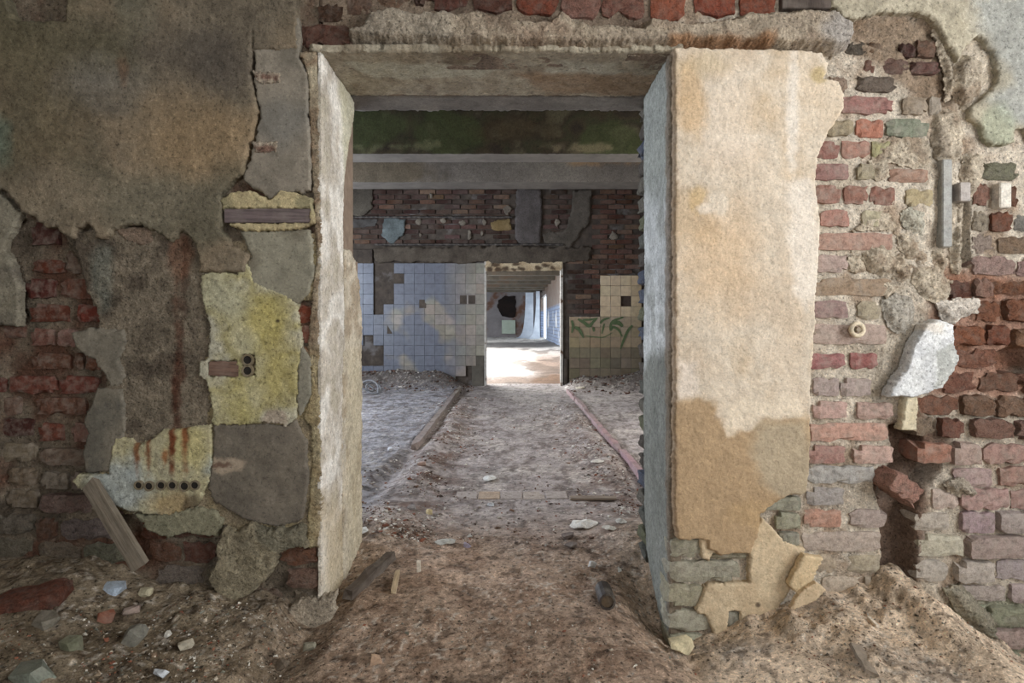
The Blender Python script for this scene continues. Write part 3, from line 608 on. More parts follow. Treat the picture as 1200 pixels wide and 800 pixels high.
# lip of render over the doorway, its rough continuation
wt = tag(empty('wall_front_top', (0, 0, 0)), 'masonry above the doorway with red brick ends over a rough render lip', 'wall', kind='structure')
sheet('mortar_bed', [(378, -30), (788, -30), (788, 62), (378, 62)], wt, -0.006, painter([(120, 104, 90), (150, 134, 116)], 30, seed=33), M_MORTAR, res=.007, edge=(0, 1), bevel=.001, back=.13)
box('lintel_core', (-.72, .63, 2.02, 2.375, 1.962, 3.0), wt, M_CORE)
box('lintel_core_rear', (-.72, .63, 2.376, 2.545, 1.962, 3.0), wt, M_CORE)
box('upper_masonry', (-.70, .61, 2.0, 2.02, wz(-28), 3.0), wt, M_CORE)
for k, (x0, x1, y1, c) in enumerate([(484, 499, 8, (96, 66, 56)), (500, 550, 13, (116, 62, 48)), (552, 601, 16, (124, 76, 62)), (604, 654, 20, (156, 72, 48)), (656, 704, 24, (150, 98, 82)), (706, 757, 25, (150, 94, 76)),
                                    (762, 806, 24, (176, 84, 56)), (812, 863, 20, (176, 82, 54)), (867, 912, 22, (178, 88, 62))]):
    brick(wt, x0, x1, -40, y1, c, proud=.006, rough=True, tilt=.05 if x0 > 700 else 0)
box('dark_timber_end', (wx(914), wx(972), 1.985, 2.1, wz(12), wz(-3)), wt, M_WOOD, .003, (82, 72, 66))
sheet('render_lip', [(405, 42), (412, 34), (424, 30), (430, 18), (446, 13), (462, 9), (490, 15), (505, 13), (535, 16), (560, 14), (600, 24), (640, 26), (655, 14), (668, 20), (690, 30), (720, 30), (750, 32), (752, 24), (762, 22), (800, 28), (850, 22), (872, 16), (905, 15), (930, 12), (972, 14), (996, 28), (1000, 50), (990, 62), (975, 70), (960, 64), (860, 60), (796, 60), (785, 62), (640, 62), (540, 60), (440, 56), (412, 54)],
      wt, .050, painter([(164, 150, 132), (182, 168, 148), (150, 132, 114)], 30, [([(405, 40), (430, 20), (465, 12), (500, 14), (528, 20), (532, 50), (500, 58), (415, 56)], (168, 158, 142), 5, 5, .9), ([(780, 50), (900, 46), (905, 62), (790, 64)], (156, 112, 74), 5, 8, .75), ((980, 40, 24, 24), (170, 166, 162), 8, 8, .7), ((700, 22, 60, 6), (150, 104, 84), 5, 5, .6)], seed=34),
      M_MORTAR, res=.004, edge=(.006, .02), seed=32, surf=((.004, .016), (.010, .05)), bevel=.03, ragged=.0015, feather=.03)
def fr_down(Z0):
    return (lambda u, v, n: np.stack([u, v, Z0 - n], 1)), (lambda u, v: (u * 333.5 + CX, v * 333.5))
sheet('lintel_soffit', [(-.70, 1.985), (.60, 1.985), (.60, 2.37), (.3, 2.375), (-.55, 2.37), (-.70, 2.37)], wt, .012,
      painter([(148, 138, 120), (164, 156, 138), (132, 120, 102)], 40, [([(400, 690), (590, 700), (560, 730), (420, 735)], (178, 176, 160), 6, 10, .8), ([(660, 690), (720, 690), (740, 720), (640, 722)], (176, 172, 156), 6, 8, .8), ([(600, 720), (800, 725), (800, 800), (640, 780)], (146, 118, 90), 8, 10, .6)], seed=35),
      M_PLASTER, fr=fr_down(1.968), units='m', res=.006, edge=(.006, .03), seed=33, surf=((.003, .03), (.006, .12)))
sheet('rear_lintel_soffit', [(-.70, 2.385), (.60, 2.385), (.60, 2.548), (-.70, 2.548)], wt, .008, painter([(112, 108, 104), (134, 130, 124)], 40, seed=36), M_SMOOTH, fr=fr_down(1.966), units='m', res=.01, edge=(.004, .03), seed=34)
# reveal facing away from the light
XR = .573
sheet('jamb_render', [(2.0, 1.955), (2.38, 1.95), (2.375, 1.2), (2.385, .6), (2.37, .3), (2.34, .08), (2.22, -.02), (2.10, -.12), (2.0, -.12)], wr, .012,
      painter([(176, 178, 176), (200, 203, 202), (160, 162, 158)], 40, [([(640, 405), (720, 412), (820, 440), (820, 800), (640, 800)], (122, 124, 116), 16, 16, .9), ([(640, 20), (820, 20), (820, 200), (640, 240)], (146, 150, 142), 30, 16, .8), ([(655, 20), (680, 20), (684, 420), (672, 800), (655, 800)], (124, 108, 90), 5, 6, .8)], seed=37),
      M_PLASTER, fr=fr_side(XR, -1), units='m', res=.006, edge=(.006, .04), seed=35, surf=((.002, .02), (.003, .08)), bevel=.012, back=.03)
box('jamb_core', (XR + .012, .8, 2.03, 2.40, -.3, 1.97), wr, M_CORE)
box('jamb_core', (XR + .04, .8, 2.38, 2.545, -.3, 1.97), wr, M_CORE)
for r in range(25):                                  # unplastered brick edges behind the render
    z = -.02 + r * .0796
    me = rnd.choice(BRICKS_SHORT_ROUGH)
    o = link('brick', me, wr); w = rnd.uniform(.0, .012)
    o.scale = (1.0, .15 / BR_W, 1.0); o.location = (XR - .008 + w + .06, 2.465, z + .033)
    o.color = tuple(S(rnd.choice([(104, 106, 98), (120, 116, 104), (96, 104, 122), (122, 124, 96), (92, 84, 76)]))) + (1,)
# coats and lumps over the broken brickwork
sheet('grey_blue_plaster', [(968, -30), (1520, -30), (1520, 190), (1215, 182), (1196, 150), (1186, 152), (1184, 168), (1172, 172), (1158, 172), (1150, 164), (1146, 150), (1132, 140), (1134, 128), (1158, 108), (1168, 88), (1160, 66), (1150, 50), (1142, 44), (1128, 56), (1120, 76), (1112, 62), (1100, 38), (1086, 22), (1070, 16), (1030, 17), (1000, 24), (984, 20), (972, 8)],
      wr, .018, painter([(164, 156, 136), (178, 170, 150), (150, 142, 122)], 50, [([(1142, -30), (1520, -30), (1520, 190), (1190, 150), (1150, 120), (1170, 90), (1150, 50), (1130, 40)], (158, 160, 155), 12, 14, .85), ((1165, 150, 22, 24), (148, 154, 134), 8, 6, .7), ([(1120, -30), (1220, -30), (1220, 0), (1130, 2)], (190, 184, 164), 6, 5, .8)], seed=38),
      M_PLASTER, res=.0045, edge=(.006, .025), seed=36, surf=((.0015, .012), (.006, .12), (.003, .04)), bevel=.014, ragged=.003)
LUMPC = painter([(186, 173, 154), (204, 191, 170), (164, 147, 127)], 22, seed=39)
for k, (p, t, c) in enumerate([
    ([(1094, 30), (1104, 42), (1116, 70), (1120, 95), (1118, 110), (1110, 120), (1108, 90), (1100, 60)], .03, None),
    ([(1118, 76), (1130, 60), (1150, 72), (1158, 96), (1142, 118), (1132, 132), (1122, 120), (1116, 100)], .034, None),
    ([(1092, 130), (1112, 126), (1126, 134), (1132, 160), (1128, 186), (1110, 190), (1096, 186), (1092, 160)], .026, None),
    ([(1046, 160), (1088, 162), (1092, 190), (1070, 198), (1046, 190), (1036, 196), (1020, 190), (1028, 172)], .012, None),
    ([(1020, 190), (1040, 190), (1042, 206), (1030, 214), (1022, 206)], .014, None),
    ([(1128, 180), (1150, 176), (1156, 200), (1148, 222), (1138, 232), (1130, 226), (1126, 204)], .024, None),
    ([(1118, 220), (1132, 222), (1130, 250), (1128, 300), (1126, 322), (1116, 320), (1114, 300), (1118, 260)], .026, None),
    ([(1056, 250), (1070, 242), (1086, 246), (1086, 272), (1080, 280), (1068, 270), (1058, 264)], .020, [(192, 186, 170), (176, 172, 156)]),
    ([(1012, 300), (1022, 286), (1036, 284), (1046, 300), (1058, 298), (1070, 310), (1068, 326), (1058, 332), (1044, 320), (1034, 326), (1018, 316)], .026, None),
    ([(1050, 268), (1078, 282), (1088, 300), (1084, 312), (1066, 304), (1054, 290)], .018, None),
    ([(1094, 292), (1106, 290), (1112, 306), (1106, 318), (1096, 312)], .026, None),
    ([(1072, 312), (1100, 312), (1116, 330), (1112, 350), (1096, 356), (1080, 348), (1070, 330)], .018, None),
    ([(1034, 352), (1054, 344), (1070, 350), (1074, 372), (1062, 392), (1048, 388), (1036, 374)], .020, [(186, 180, 168), (168, 160, 148)]),
    ([(994, 300), (1010, 298), (1014, 318), (998, 320)], .010, None),
    ([(1034, 330), (1052, 336), (1040, 350), (1036, 345)], .012, None),
    ([(1098, 354), (1112, 352), (1122, 348), (1152, 350), (1148, 366), (1130, 372), (1118, 380), (1106, 378)], .022, [(222, 214, 202), (204, 194, 182)]),
    ([(1000, 296), (1004, 268), (1018, 250), (1038, 248), (1054, 262), (1050, 270), (1000, 270)], .010, None),
    ([(1106, 690), (1126, 684), (1146, 706), (1168, 728), (1172, 752), (1150, 748), (1122, 716)], .02, [(172, 164, 146), (156, 150, 130)]),
    ([(1106, 566), (1128, 560), (1146, 572), (1150, 582), (1130, 584), (1112, 576)], .030, [(196, 186, 168), (176, 164, 148)])]):
    sheet('mortar_lump', p, wr, t * .62, LUMPC if c is None else painter(c, 18, seed=40 + k), M_MORTAR, res=.004, edge=(.007, .018), seed=40 + k, surf=((.005, .012), (.008, .04)), bevel=.018, ragged=.006, feather=.028)
sheet('white_plaster_flake', [(1032, 463), (1040, 446), (1054, 428), (1060, 404), (1068, 392), (1074, 380), (1090, 374), (1106, 380), (1107, 402), (1113, 420), (1104, 436), (1092, 452), (1078, 458), (1062, 463)], wr, .050,
      painter([(216, 218, 220), (226, 228, 228), (200, 202, 204)], 26, [([(1088, 410), (1106, 400), (1115, 422), (1098, 448), (1082, 455), (1086, 430)], (182, 184, 178), 2, 3, .8), ((1085, 382, 16, 6), (226, 218, 206), 3, 4, .8)], seed=60), M_PLASTER, res=.0035, edge=(.003, .02), seed=61, surf=((.0012, .012), (.006, .1)), bevel=.006, back=.0)
sheet('pale_plaster_chip', [(1056, 464), (1070, 463), (1068, 503), (1050, 503), (1054, 484)], wr, .026, painter([(204, 192, 164), (216, 206, 180)], 20, seed=62), M_SMOOTH, res=.0035, edge=(.002, .02), seed=62, bevel=.005)
box('plaster_block', (wx(1164), wx(1178), 1.972, 2.05, wz(245), wz(216)), wr, M_OBJ, .004, (222, 216, 204))
box('metal_strip', (wx(1100), wx(1112), 1.982, 2.04, wz(290), wz(188)), wr, M_METAL, .004, (150, 150, 146))
box('metal_clip', (wx(1116), wx(1129), 1.966, 2.03, wz(238), wz(216)), wr, M_METAL, .003, (166, 158, 152))

# ------------------------------------------------------------------ rest of the near room (behind and beside the camera)
M_ROOM = plain_mat('dull_room_plaster', (110, 102, 90), (140, 130, 114), 3)
def holed_wall(name, axis, pos, th, a0, a1, z0, z1, ha0, ha1, hz0, hz1, label, mat=None):
    """upright wall with one window opening; axis 'x' = wall at x=pos, runs along y"""
    mat = mat or M_ROOM
    bm = bmesh.new()
    for (p, q, r, s) in ((a0, ha0, z0, z1), (ha1, a1, z0, z1), (ha0, ha1, z0, hz0), (ha0, ha1, hz1, z1)):
        if axis == 'x': box_bm(bm, pos, pos + th, p, q, r, s)
        else: box_bm(bm, p, q, pos, pos + th, r, s)
    me = bpy.data.meshes.new(name); bm.to_mesh(me); bm.free()
    return tag(link(name, me, None, mat), label, 'wall', kind='structure')
holed_wall('wall_right', 'x', 2.8, .12, -2.5, 2.0, -.4, 3.0, -.8, 1.1, .75, 2.75, 'side wall of the near room with the window that lights the doorway')
holed_wall('wall_back', 'y', -2.62, .12, -3.0, 2.8, -.3, 3.0, -1.0, .6, .95, 2.55, 'wall behind the viewer with a window opening')
tag(box('wall_left', (-3.12, -3.0, -2.5, 2.0, -.3, 3.0), None, M_ROOM), 'windowless side wall of the near room', 'wall', kind='structure')
tag(box('ceiling', (-3.1, 2.9, -2.6, 2.55, 3.0, 3.15), None, M_ROOM), 'flat concrete ceiling over the near room', 'ceiling', kind='structure')

# ------------------------------------------------------------------ passage room: ceiling, beams, side walls
YF = 9.1
M_CEIL = plain_mat('sooty_concrete', (60, 56, 48), (96, 90, 80), 4)
M_BEAM = plain_mat('grey_beam_concrete', (82, 76, 70), (108, 102, 94), 5, d=.01)
M_MOSS = plain_mat('mossy_concrete', (48, 42, 26), (84, 76, 50), 5, d=.02, extra=[(2.2, .47, .60, (58, 66, 30)), (5, .56, .68, (104, 108, 72)), (9, .62, .70, (128, 118, 92))])
M_SIDEW = plain_mat('passage_side_plaster', (120, 116, 112), (150, 146, 140), 3)
tag(box('ceiling_middle', (-4.1, 2.75, 2.55, 9.35, 3.15, 3.3), None, M_CEIL), 'dark sooty ceiling slab of the passage room', 'ceiling', kind='structure')
def beam(y0, y1, zb, mat, label):
    b = tag(empty('ceiling_beam', (0, 0, 0)), label, 'beam', kind='structure')
    sh = sheet('beam_face', [(-4.0, zb), (2.65, zb), (2.65, 3.15), (-4.0, 3.15)], b, .012,
          painter([(44, 37, 28), (56, 49, 34), (52, 52, 34), (48, 41, 30), (74, 69, 52)] if mat is M_MOSS else [(92, 86, 80), (108, 102, 94)], 24 if mat is M_MOSS else 80,
                  [((y, 150 + 10 * k, 30 + 8 * k, 16), (60, 68, 38), 4, 26, .6) for k, y in enumerate((425, 510, 725))] + [((465, 172, 40, 5), (104, 104, 76), 2, 8, .6), ((690, 174, 36, 4), (118, 108, 84), 2, 6, .6), ((600, 150, 40, 12), (60, 48, 30), 10, 10, .7)] if mat is M_MOSS else
                  [((450, 200, 60, 20), (84, 74, 58), 6, 10, .8), ((700, 186, 50, 6), (140, 110, 78), 3, 5, .7)], seed=80), M_PLASTER, D=y0, units='m', res=.025, edge=(.004, .05), surf=((.004, .06), (.006, .3)), seed=81, bevel=.02, back=0)
    box('beam_core', (-4.0, 2.65, y0, y1, zb, 3.15), b, M_BEAM)
    return b
beam(4.25, 4.5, 2.86, M_BEAM, 'grey concrete ceiling beam closest to the doorway lintel')
beam(5.7, 6.0, 2.70, M_MOSS, 'green mossy concrete beam crossing the passage ceiling')
beam(6.85, 7.2, 2.70, M_BEAM, 'plain grey concrete beam behind the mossy beam')
holed_wall('wall_middle_left', 'x', -4.1, .1, 2.55, 9.35, -.2, 3.2, 3.9, 7.3, .85, 2.65, 'side wall of the passage room with wide window openings', M_SIDEW)
holed_wall('wall_middle_right', 'x', 2.65, .1, 2.55, 9.35, -.2, 3.2, 3.8, 5.4, .95, 2.55, 'side wall of the passage room on the graffiti side', M_SIDEW)

# ------------------------------------------------------------------ tiled wall across the end of the passage
wm = tag(empty('wall_middle', (0, 0, 0)), 'tiled and brick cross wall with an open doorway at the end of the passage', 'wall', kind='structure')
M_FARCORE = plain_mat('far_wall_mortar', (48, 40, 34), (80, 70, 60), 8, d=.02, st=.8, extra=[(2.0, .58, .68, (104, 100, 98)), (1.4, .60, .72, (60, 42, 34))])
fx = lambda p: wx(p, YF)
fz = lambda p: wz(p, YF)
OX0, OX1, OZ = fx(568), fx(660), fz(306)
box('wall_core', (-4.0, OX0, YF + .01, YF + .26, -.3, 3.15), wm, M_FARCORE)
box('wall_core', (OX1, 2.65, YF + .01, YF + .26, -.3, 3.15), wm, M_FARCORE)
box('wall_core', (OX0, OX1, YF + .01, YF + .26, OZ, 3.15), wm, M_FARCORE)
FAR = [rough_box_mesh('brick', .25, .05, .066, 500 + k, .004, nx=3, ny=1, nz=1, rounding=.006) for k in range(5)]
for me in FAR: me.materials.append(M_FARBRICK)
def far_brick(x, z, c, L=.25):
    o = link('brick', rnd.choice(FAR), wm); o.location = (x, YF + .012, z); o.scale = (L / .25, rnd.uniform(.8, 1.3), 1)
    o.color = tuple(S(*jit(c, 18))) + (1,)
nb = 0
for r in range(40):
    z = fz(222) - .04 - r * .0796; py = CY - (z - HEYE) * F / YF
    for k in range(-14, 12):
        x = k * .262 + (r % 2) * .131; px = CX + x * F / YF
        if not (396 < px < 748) or nb >= 298: continue
        hide = (601 < px < 638 and py < 290) or (672 < px < 694 and py < 300) or (py > 284 and px < 692)
        keep = py < 284 or (px > 694 and py < 320) or (666 < px < 704 and py < 368)
        if py > 320 and px > 704: continue
        if keep and not (hide and not (666 < px < 704 and py > 300)):
            if vnoise(np.array([px / 9.]), np.array([py / 7.]), 3)[0] > .80: continue
            c = (88, 62, 50) if px > 690 else (62, 44, 37)  # dark tone holds soot and the weaker light high on the wall
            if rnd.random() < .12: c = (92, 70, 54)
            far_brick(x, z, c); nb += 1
fsheet = lambda n, p, t, c, seed, sc=10: sheet(n, p, wm, t, painter(c, sc, seed=seed), M_PLASTER, D=YF, res=.022, edge=(.03, .12), seed=seed, surf=((.006, .08), (.012, .3)), bevel=.03)
fsheet('bare_plaster_strip', [(606, 222), (634, 222), (635, 260), (632, 284), (612, 288), (603, 280), (604, 250)], .05, [(92, 86, 84), (74, 69, 66)], 90)
fsheet('bare_plaster_strip', [(672, 224), (692, 224), (690, 260), (680, 272), (668, 290), (640, 288), (634, 274), (662, 270), (668, 250)], .04, [(76, 70, 62), (90, 83, 75)], 91)
fsheet('blue_plaster_scrap', [(450, 256), (476, 257), (474, 276), (460, 286), (448, 276)], .04, [(104, 112, 112), (84, 90, 90)], 92)
fsheet('blue_plaster_scrap', [(400, 256), (445, 257), (440, 264), (420, 266), (400, 270)], .035, [(84, 82, 80), (66, 62, 58)], 93)
fsheet('grey_plaster_scrap', [(398, 222), (436, 222), (438, 244), (424, 254), (398, 254)], .05, [(78, 72, 64), (92, 86, 76)], 94)
fsheet('yellow_plaster_scrap', [(576, 262), (586, 256), (598, 256), (600, 268), (590, 270), (578, 268)], .04, [(112, 94, 62), (124, 106, 74)], 95)
for k, (x, y, a, b) in enumerate([(492, 260, 4, 5), (493, 275, 2, 6), (505, 229, 2, 4), (520, 259, 4, 4), (543, 261, 4, 4), (565, 273, 2, 6), (594, 246, 5, 5), (718, 277, 5, 6), (567, 260, 2, 4), (550, 276, 2, 5), (652, 261, 3, 4)]):
    fsheet('plaster_spot', [(x - a, y), (x, y - b), (x + a, y), (x, y + b)], .035, [(122, 114, 102), (104, 96, 86)], 100 + k)
fsheet('concrete_band', [(438, 290), (560, 289), (692, 290), (690, 307), (560, 308), (440, 307)], .06, [(66, 58, 50), (86, 78, 68)], 96)
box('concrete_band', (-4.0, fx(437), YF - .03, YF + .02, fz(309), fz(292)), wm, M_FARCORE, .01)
for z, x0, x1 in ((255, -4.0, fx(600)), (287, fx(440), fx(660))):
    bm = bmesh.new(); bmesh.ops.create_cone(bm, cap_ends=True, segments=8, radius1=.016, radius2=.016, depth=x1 - x0)
    me = bpy.data.meshes.new('wall_pipe'); bm.to_mesh(me); bm.free()
    o = link('wall_pipe', me, wm, M_METAL); o.rotation_euler = (0, math.pi / 2, 0); o.location = ((x0 + x1) / 2, YF - .05, fz(z)); o.color = (.02, .016, .014, 1)
# glazed wall tiles, one by one
m, nt, b = new_mat('glazed_tile')
oi = nd(nt, 'ShaderNodeObjectInfo'); P = coords(nt, 'World')
n1 = noise_node(nt, P, 1.3, 3, .5); n2 = noise_node(nt, P, 14, 6, .6)
sep = nd(nt, 'ShaderNodeSeparateXYZ'); nt.links.new(P, sep.inputs[0])
def rng(nt, val, a, b_):
    r_ = nd(nt, 'ShaderNodeMapRange'); r_.inputs[1].default_value = a; r_.inputs[2].default_value = b_; nt.links.new(val, r_.inputs[0]); return r_.outputs[0]
zone = rng(nt, sep.outputs['X'], -.55, -1.1)            # worn blue paint left on the tiles at that side only
blob = ramp(nt, n1.outputs['Fac'], [(.40, G(0)), (.47, G(.9))])
fac = mix(nt, 1.0, blob, zone, 'MULTIPLY')
c = mix(nt, fac, oi.outputs['Color'], S(94, 99, 112))
v = ramp(nt, n2.outputs['Fac'], [(.3, G(.72)), (.55, G(1.0)), (.8, G(1.15))]); c = mix(nt, 1.0, c, v, 'MULTIPLY')
nt.links.new(c, b.inputs['Base Color']); b.inputs['Roughness'].default_value = .28
M_TILE = m
TP = 12.0 * YF / F
TILES = []
for k in range(6):
    bm = bmesh.new(); g = .0018
    box_bm(bm, -TP / 2 + g, TP / 2 - g, -.012, .012, -TP / 2 + g, TP / 2 - g, .001)
    for vv in bm.verts: vv.co += Vector((rnd.uniform(-1, 1), 0, rnd.uniform(-1, 1))) * .001
    me = bpy.data.meshes.new('tile'); bm.to_mesh(me); bm.free(); me.materials.append(M_TILE); TILES.append(me)
def tile(px, py, c):
    o = link('tile', rnd.choice(TILES), wm); o.location = (fx(px), YF - .014 + rnd.uniform(-.003, .003), fz(py))
    o.rotation_euler = (rnd.uniform(-.012, .012), rnd.uniform(-.006, .006), rnd.uniform(-.012, .012))
    o.color = tuple(S(*jit(c, 9))) + (1,)
gone = {(0, 0), (0, 1), (1, 1), (0, 2), (0, 3), (-1, 0), (-1, 1), (-1, 2), (-1, 3), (-1, 4), (-2, 8), (-2, 9), (-3, 8), (-3, 9), (-1, 8), (-1, 9), (8, 10), (8, 11), (9, 10), (9, 11), (7, 11), (9, 9), (8, 3), (0, 6) , (-2, 7)}
for i in range(-4, 10):
    for j in range(0, 12):
        if (i, j) in gone and not (i, j) in ((0, 6), (8, 3)): continue
        px, py = 456 + 12 * i, 314.5 + 12 * j
        if px > 566: continue
        if i in (-1,) and j < 9 and j not in (5, 6, 7): continue
        tile(px, py, (132, 126, 115) if i > -2 else (92, 98, 112))
for (px, py) in ((543, 351), (553, 351), (495.5, 356), (458, 386)):
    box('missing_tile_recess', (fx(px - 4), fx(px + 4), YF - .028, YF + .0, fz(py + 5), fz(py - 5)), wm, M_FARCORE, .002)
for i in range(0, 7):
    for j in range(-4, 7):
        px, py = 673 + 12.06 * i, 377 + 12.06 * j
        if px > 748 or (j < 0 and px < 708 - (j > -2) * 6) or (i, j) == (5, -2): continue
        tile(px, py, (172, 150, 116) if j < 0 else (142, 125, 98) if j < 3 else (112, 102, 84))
# sprayed green strokes on the tiles
M_SPRAY = plain_mat('green_spray_paint', (60, 78, 44), (80, 96, 58), 20, rough=.6, d=.001)
def ribbon(name, pts, w, parent, y):
    P = [Vector((fx(570 + a / 6), 0, fz(330 + b / 6))) for a, b in pts]
    Q = []
    for i in range(len(P) - 1):
        p0 = P[max(i - 1, 0)]; p1 = P[i]; p2 = P[i + 1]; p3 = P[min(i + 2, len(P) - 1)]
        for s in range(6):
            t = s / 6
            Q.append(.5 * ((2 * p1) + (-p0 + p2) * t + (2 * p0 - 5 * p1 + 4 * p2 - p3) * t * t + (-p0 + 3 * p1 - 3 * p2 + p3) * t ** 3))
    Q.append(P[-1])
    V = []; Fc = []
    for i, q in enumerate(Q):
        d = (Q[min(i + 1, len(Q) - 1)] - Q[max(i - 1, 0)]).normalized(); nrm = Vector((-d.z, 0, d.x))
        ww = w * (.45 + .55 * math.sin(math.pi * min(1, (i + 1) / len(Q)) ** .8)) * rnd.uniform(.9, 1.1)
        for sg in (-1, 1):
            for yy in (y, y + .003): V.append((q.x + nrm.x * ww * sg, yy, q.z + nrm.z * ww * sg))
    for i in range(len(Q) - 1):
        a = i * 4; c_ = a + 4
        Fc += [(a, c_, c_ + 2, a + 2), (a + 1, a + 3, c_ + 3, c_ + 1), (a, a + 1, c_ + 1, c_), (a + 2, c_ + 2, c_ + 3, a + 3)]
    me = bpy.data.meshes.new(name); me.from_pydata(V, [], Fc); me.update()
    return link(name, me, parent, M_SPRAY)
for pts, w in (([(180, 250), (200, 330), (182, 430)], .026), ([(270, 230), (350, 275), (430, 330), (490, 270), (545, 215)], .034), ([(340, 240), (450, 238), (555, 215)], .022), ([(225, 345), (290, 385), (352, 500)], .034),
               ([(490, 350), (500, 412)], .026), ([(590, 292), (640, 240), (725, 215)], .024), ([(650, 295), (612, 440)], .018), ([(380, 470), (520, 488), (640, 490), (765, 425)], .012),
               ([(738, 400), (752, 290), (820, 240), (922, 205)], .028), ([(770, 285), (850, 285), (915, 335)], .046), ([(742, 395), (775, 345), (850, 385), (905, 480)], .026), ([(1052, 320), (985, 405), (925, 540), (880, 662)], .028)):
    pts = [((655 + a / 12.3 - 570) * 6, (355 + b_ / 12.3 - 330) * 6) for a, b_ in pts]
    ribbon('green_spray_stroke', pts, w * .78, wm, YF - .033 - .0006 * (nb % 12)); nb += 1
# door frame and lintel of the far doorway
M_FRAME = plain_mat('chipped_white_frame', (150, 146, 138), (184, 180, 172), 20, extra=[(9, .55, .64, (92, 70, 54))])
box('door_frame_post', (OX0 - .005, OX0 + .03, YF - .03, YF + .10, 0, OZ), wm, M_FRAME, .004)
box('door_frame_post', (OX1 - .045, OX1 - .005, YF - .03, YF + .10, 0, OZ), wm, M_FRAME, .004)
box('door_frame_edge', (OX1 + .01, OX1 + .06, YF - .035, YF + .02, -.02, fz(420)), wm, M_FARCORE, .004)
sheet('door_lintel', [(569, 305), (660, 305), (658, 317), (569, 318)], wm, .045, painter([(196, 180, 150), (172, 152, 122)], 8, [((x, y, 4, 2.2), (64, 46, 34), 1.2, 2, .9) for x, y in ((574, 316), (583, 316), (592, 315), (601, 316), (612, 315), (640, 311), (630, 314), (580, 310), (648, 315), (605, 310))], seed=115), M_PLASTER, D=YF, res=.014, edge=(.008, .05), seed=115, back=-.02)
box('soot_strip', (fx(553), fx(567), YF - .02, YF + .01, 0, fz(403)), wm, M_CEIL, .004)

# ------------------------------------------------------------------ hall beyond
M_HALLF = plain_mat('bright_dusty_floor', (176, 168, 158), (206, 200, 192), 1.2, d=.02, extra=[(1.7, .60, .68, (110, 86, 68))])
def hall_h(X, Y):
    return .02 * (fbm(X / .6, Y / .6, 61, 4) - .5) + .02 * (fbm(X / .15, Y / .15, 62, 3) - .5) + .10 * sstep(1.2, 2.1, X) * (fbm(X / .4, Y / .4, 63, 3)) - .005
def hall_c(X, Y):
    n = fbm(X / .5, Y / 1.2, 64, 4)
    c = np.repeat(S(206, 200, 194)[None], len(X), 0)
    c = lerp(c, S(128, 98, 74), np.clip(sstep(.2, .9, X + .8 * (n - .5)) * .8 * sstep(22, 14, Y) + sstep(11.6, 9.8, Y + 2 * (n - .5)) * .8, 0, 1))
    c = lerp(c, S(90, 76, 64), sstep(.56, .66, n) * .6)
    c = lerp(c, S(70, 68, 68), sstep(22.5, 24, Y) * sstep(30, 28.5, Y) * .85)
    return c
fl3 = grid_ground('floor_far', np.arange(-5, 2.3, .05), np.concatenate([np.arange(9.36, 16, .05), np.arange(16, 40.1, .12)]), M_CFLOOR, hall_h, hall_c)
tag(fl3, 'sunlit pale floor of the long hall seen through the far doorway', 'floor', kind='structure')
M_FARTILE, nt, b = new_mat('blue_tiled_dado')
P = coords(nt, 'World'); bt = nd(nt, 'ShaderNodeTexBrick'); mp_ = nd(nt, 'ShaderNodeMapping'); mp_.inputs['Rotation'].default_value = (math.pi / 2, 0, math.pi / 2)
cmb = nd(nt, 'ShaderNodeCombineXYZ'); sp = nd(nt, 'ShaderNodeSeparateXYZ'); nt.links.new(P, sp.inputs[0]); nt.links.new(sp.outputs['Y'], cmb.inputs[0]); nt.links.new(sp.outputs['Z'], cmb.inputs[1])
nt.links.new(cmb.outputs[0], bt.inputs['Vector']); bt.inputs['Scale'].default_value = 1; bt.inputs['Brick Width'].default_value = .5; bt.inputs['Row Height'].default_value = .16
bt.inputs['Color1'].default_value = tuple(S(86, 102, 132)) + (1,); bt.inputs['Color2'].default_value = tuple(S(110, 124, 148)) + (1,); bt.inputs['Mortar'].default_value = tuple(S(70, 64, 60)) + (1,); bt.inputs['Mortar Size'].default_value = .015
nn = noise_node(nt, P, .8, 4); f = ramp(nt, nn.outputs['Fac'], [(.56, G(0)), (.60, G(1))])
upper = rng(nt, sp.outputs['Z'], 1.75, 1.85); c1 = mix(nt, f, bt.outputs['Color'], S(176, 176, 176)); nn2 = noise_node(nt, P, 3, 5)
c2 = ramp(nt, nn2.outputs['Fac'], [(.35, S(84, 58, 44)), (.6, S(104, 94, 84))]); cc = mix(nt, upper, c1, c2); nt.links.new(cc, b.inputs['Base Color']); b.inputs['Roughness'].default_value = .4
bm = bmesh.new(); box_bm(bm, 2.1, 2.3, 9.36, 32.5, -.1, 3.4); box_bm(bm, 2.1, 2.3, 38.2, 40, -.1, 3.4); box_bm(bm, 2.1, 2.3, 32.5, 38.2, 2.65, 3.4)
me = bpy.data.meshes.new('wall_far_right'); bm.to_mesh(me); bm.free()
tag(link('wall_far_right', me, None, M_FARTILE), 'blue tiled side wall of the far hall with a bright opening', 'wall', kind='structure')
cf = tag(empty('ceiling_far', (0, 0, 0)), 'concrete ceiling with cross joists over the far hall', 'ceiling', kind='structure')
box('slab', (-1.2, 2.3, 9.36, 21, 3.3, 3.45), cf, M_CEIL)  # slab cut short: invented, unseen gap for the added roof light
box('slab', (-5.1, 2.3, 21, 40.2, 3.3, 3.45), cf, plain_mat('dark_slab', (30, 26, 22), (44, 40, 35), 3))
M_JOIST = plain_mat('pale_joist', (62, 55, 46), (90, 82, 70), 3, extra=[(1.5, .55, .65, (80, 64, 50))])
for k in range(11): box('joist', (-5.0 if k > 3 else -1.2, 2.1, 10.6 + k * 2.6, 10.95 + k * 2.6, 2.98, 3.32), cf, M_JOIST, .01)
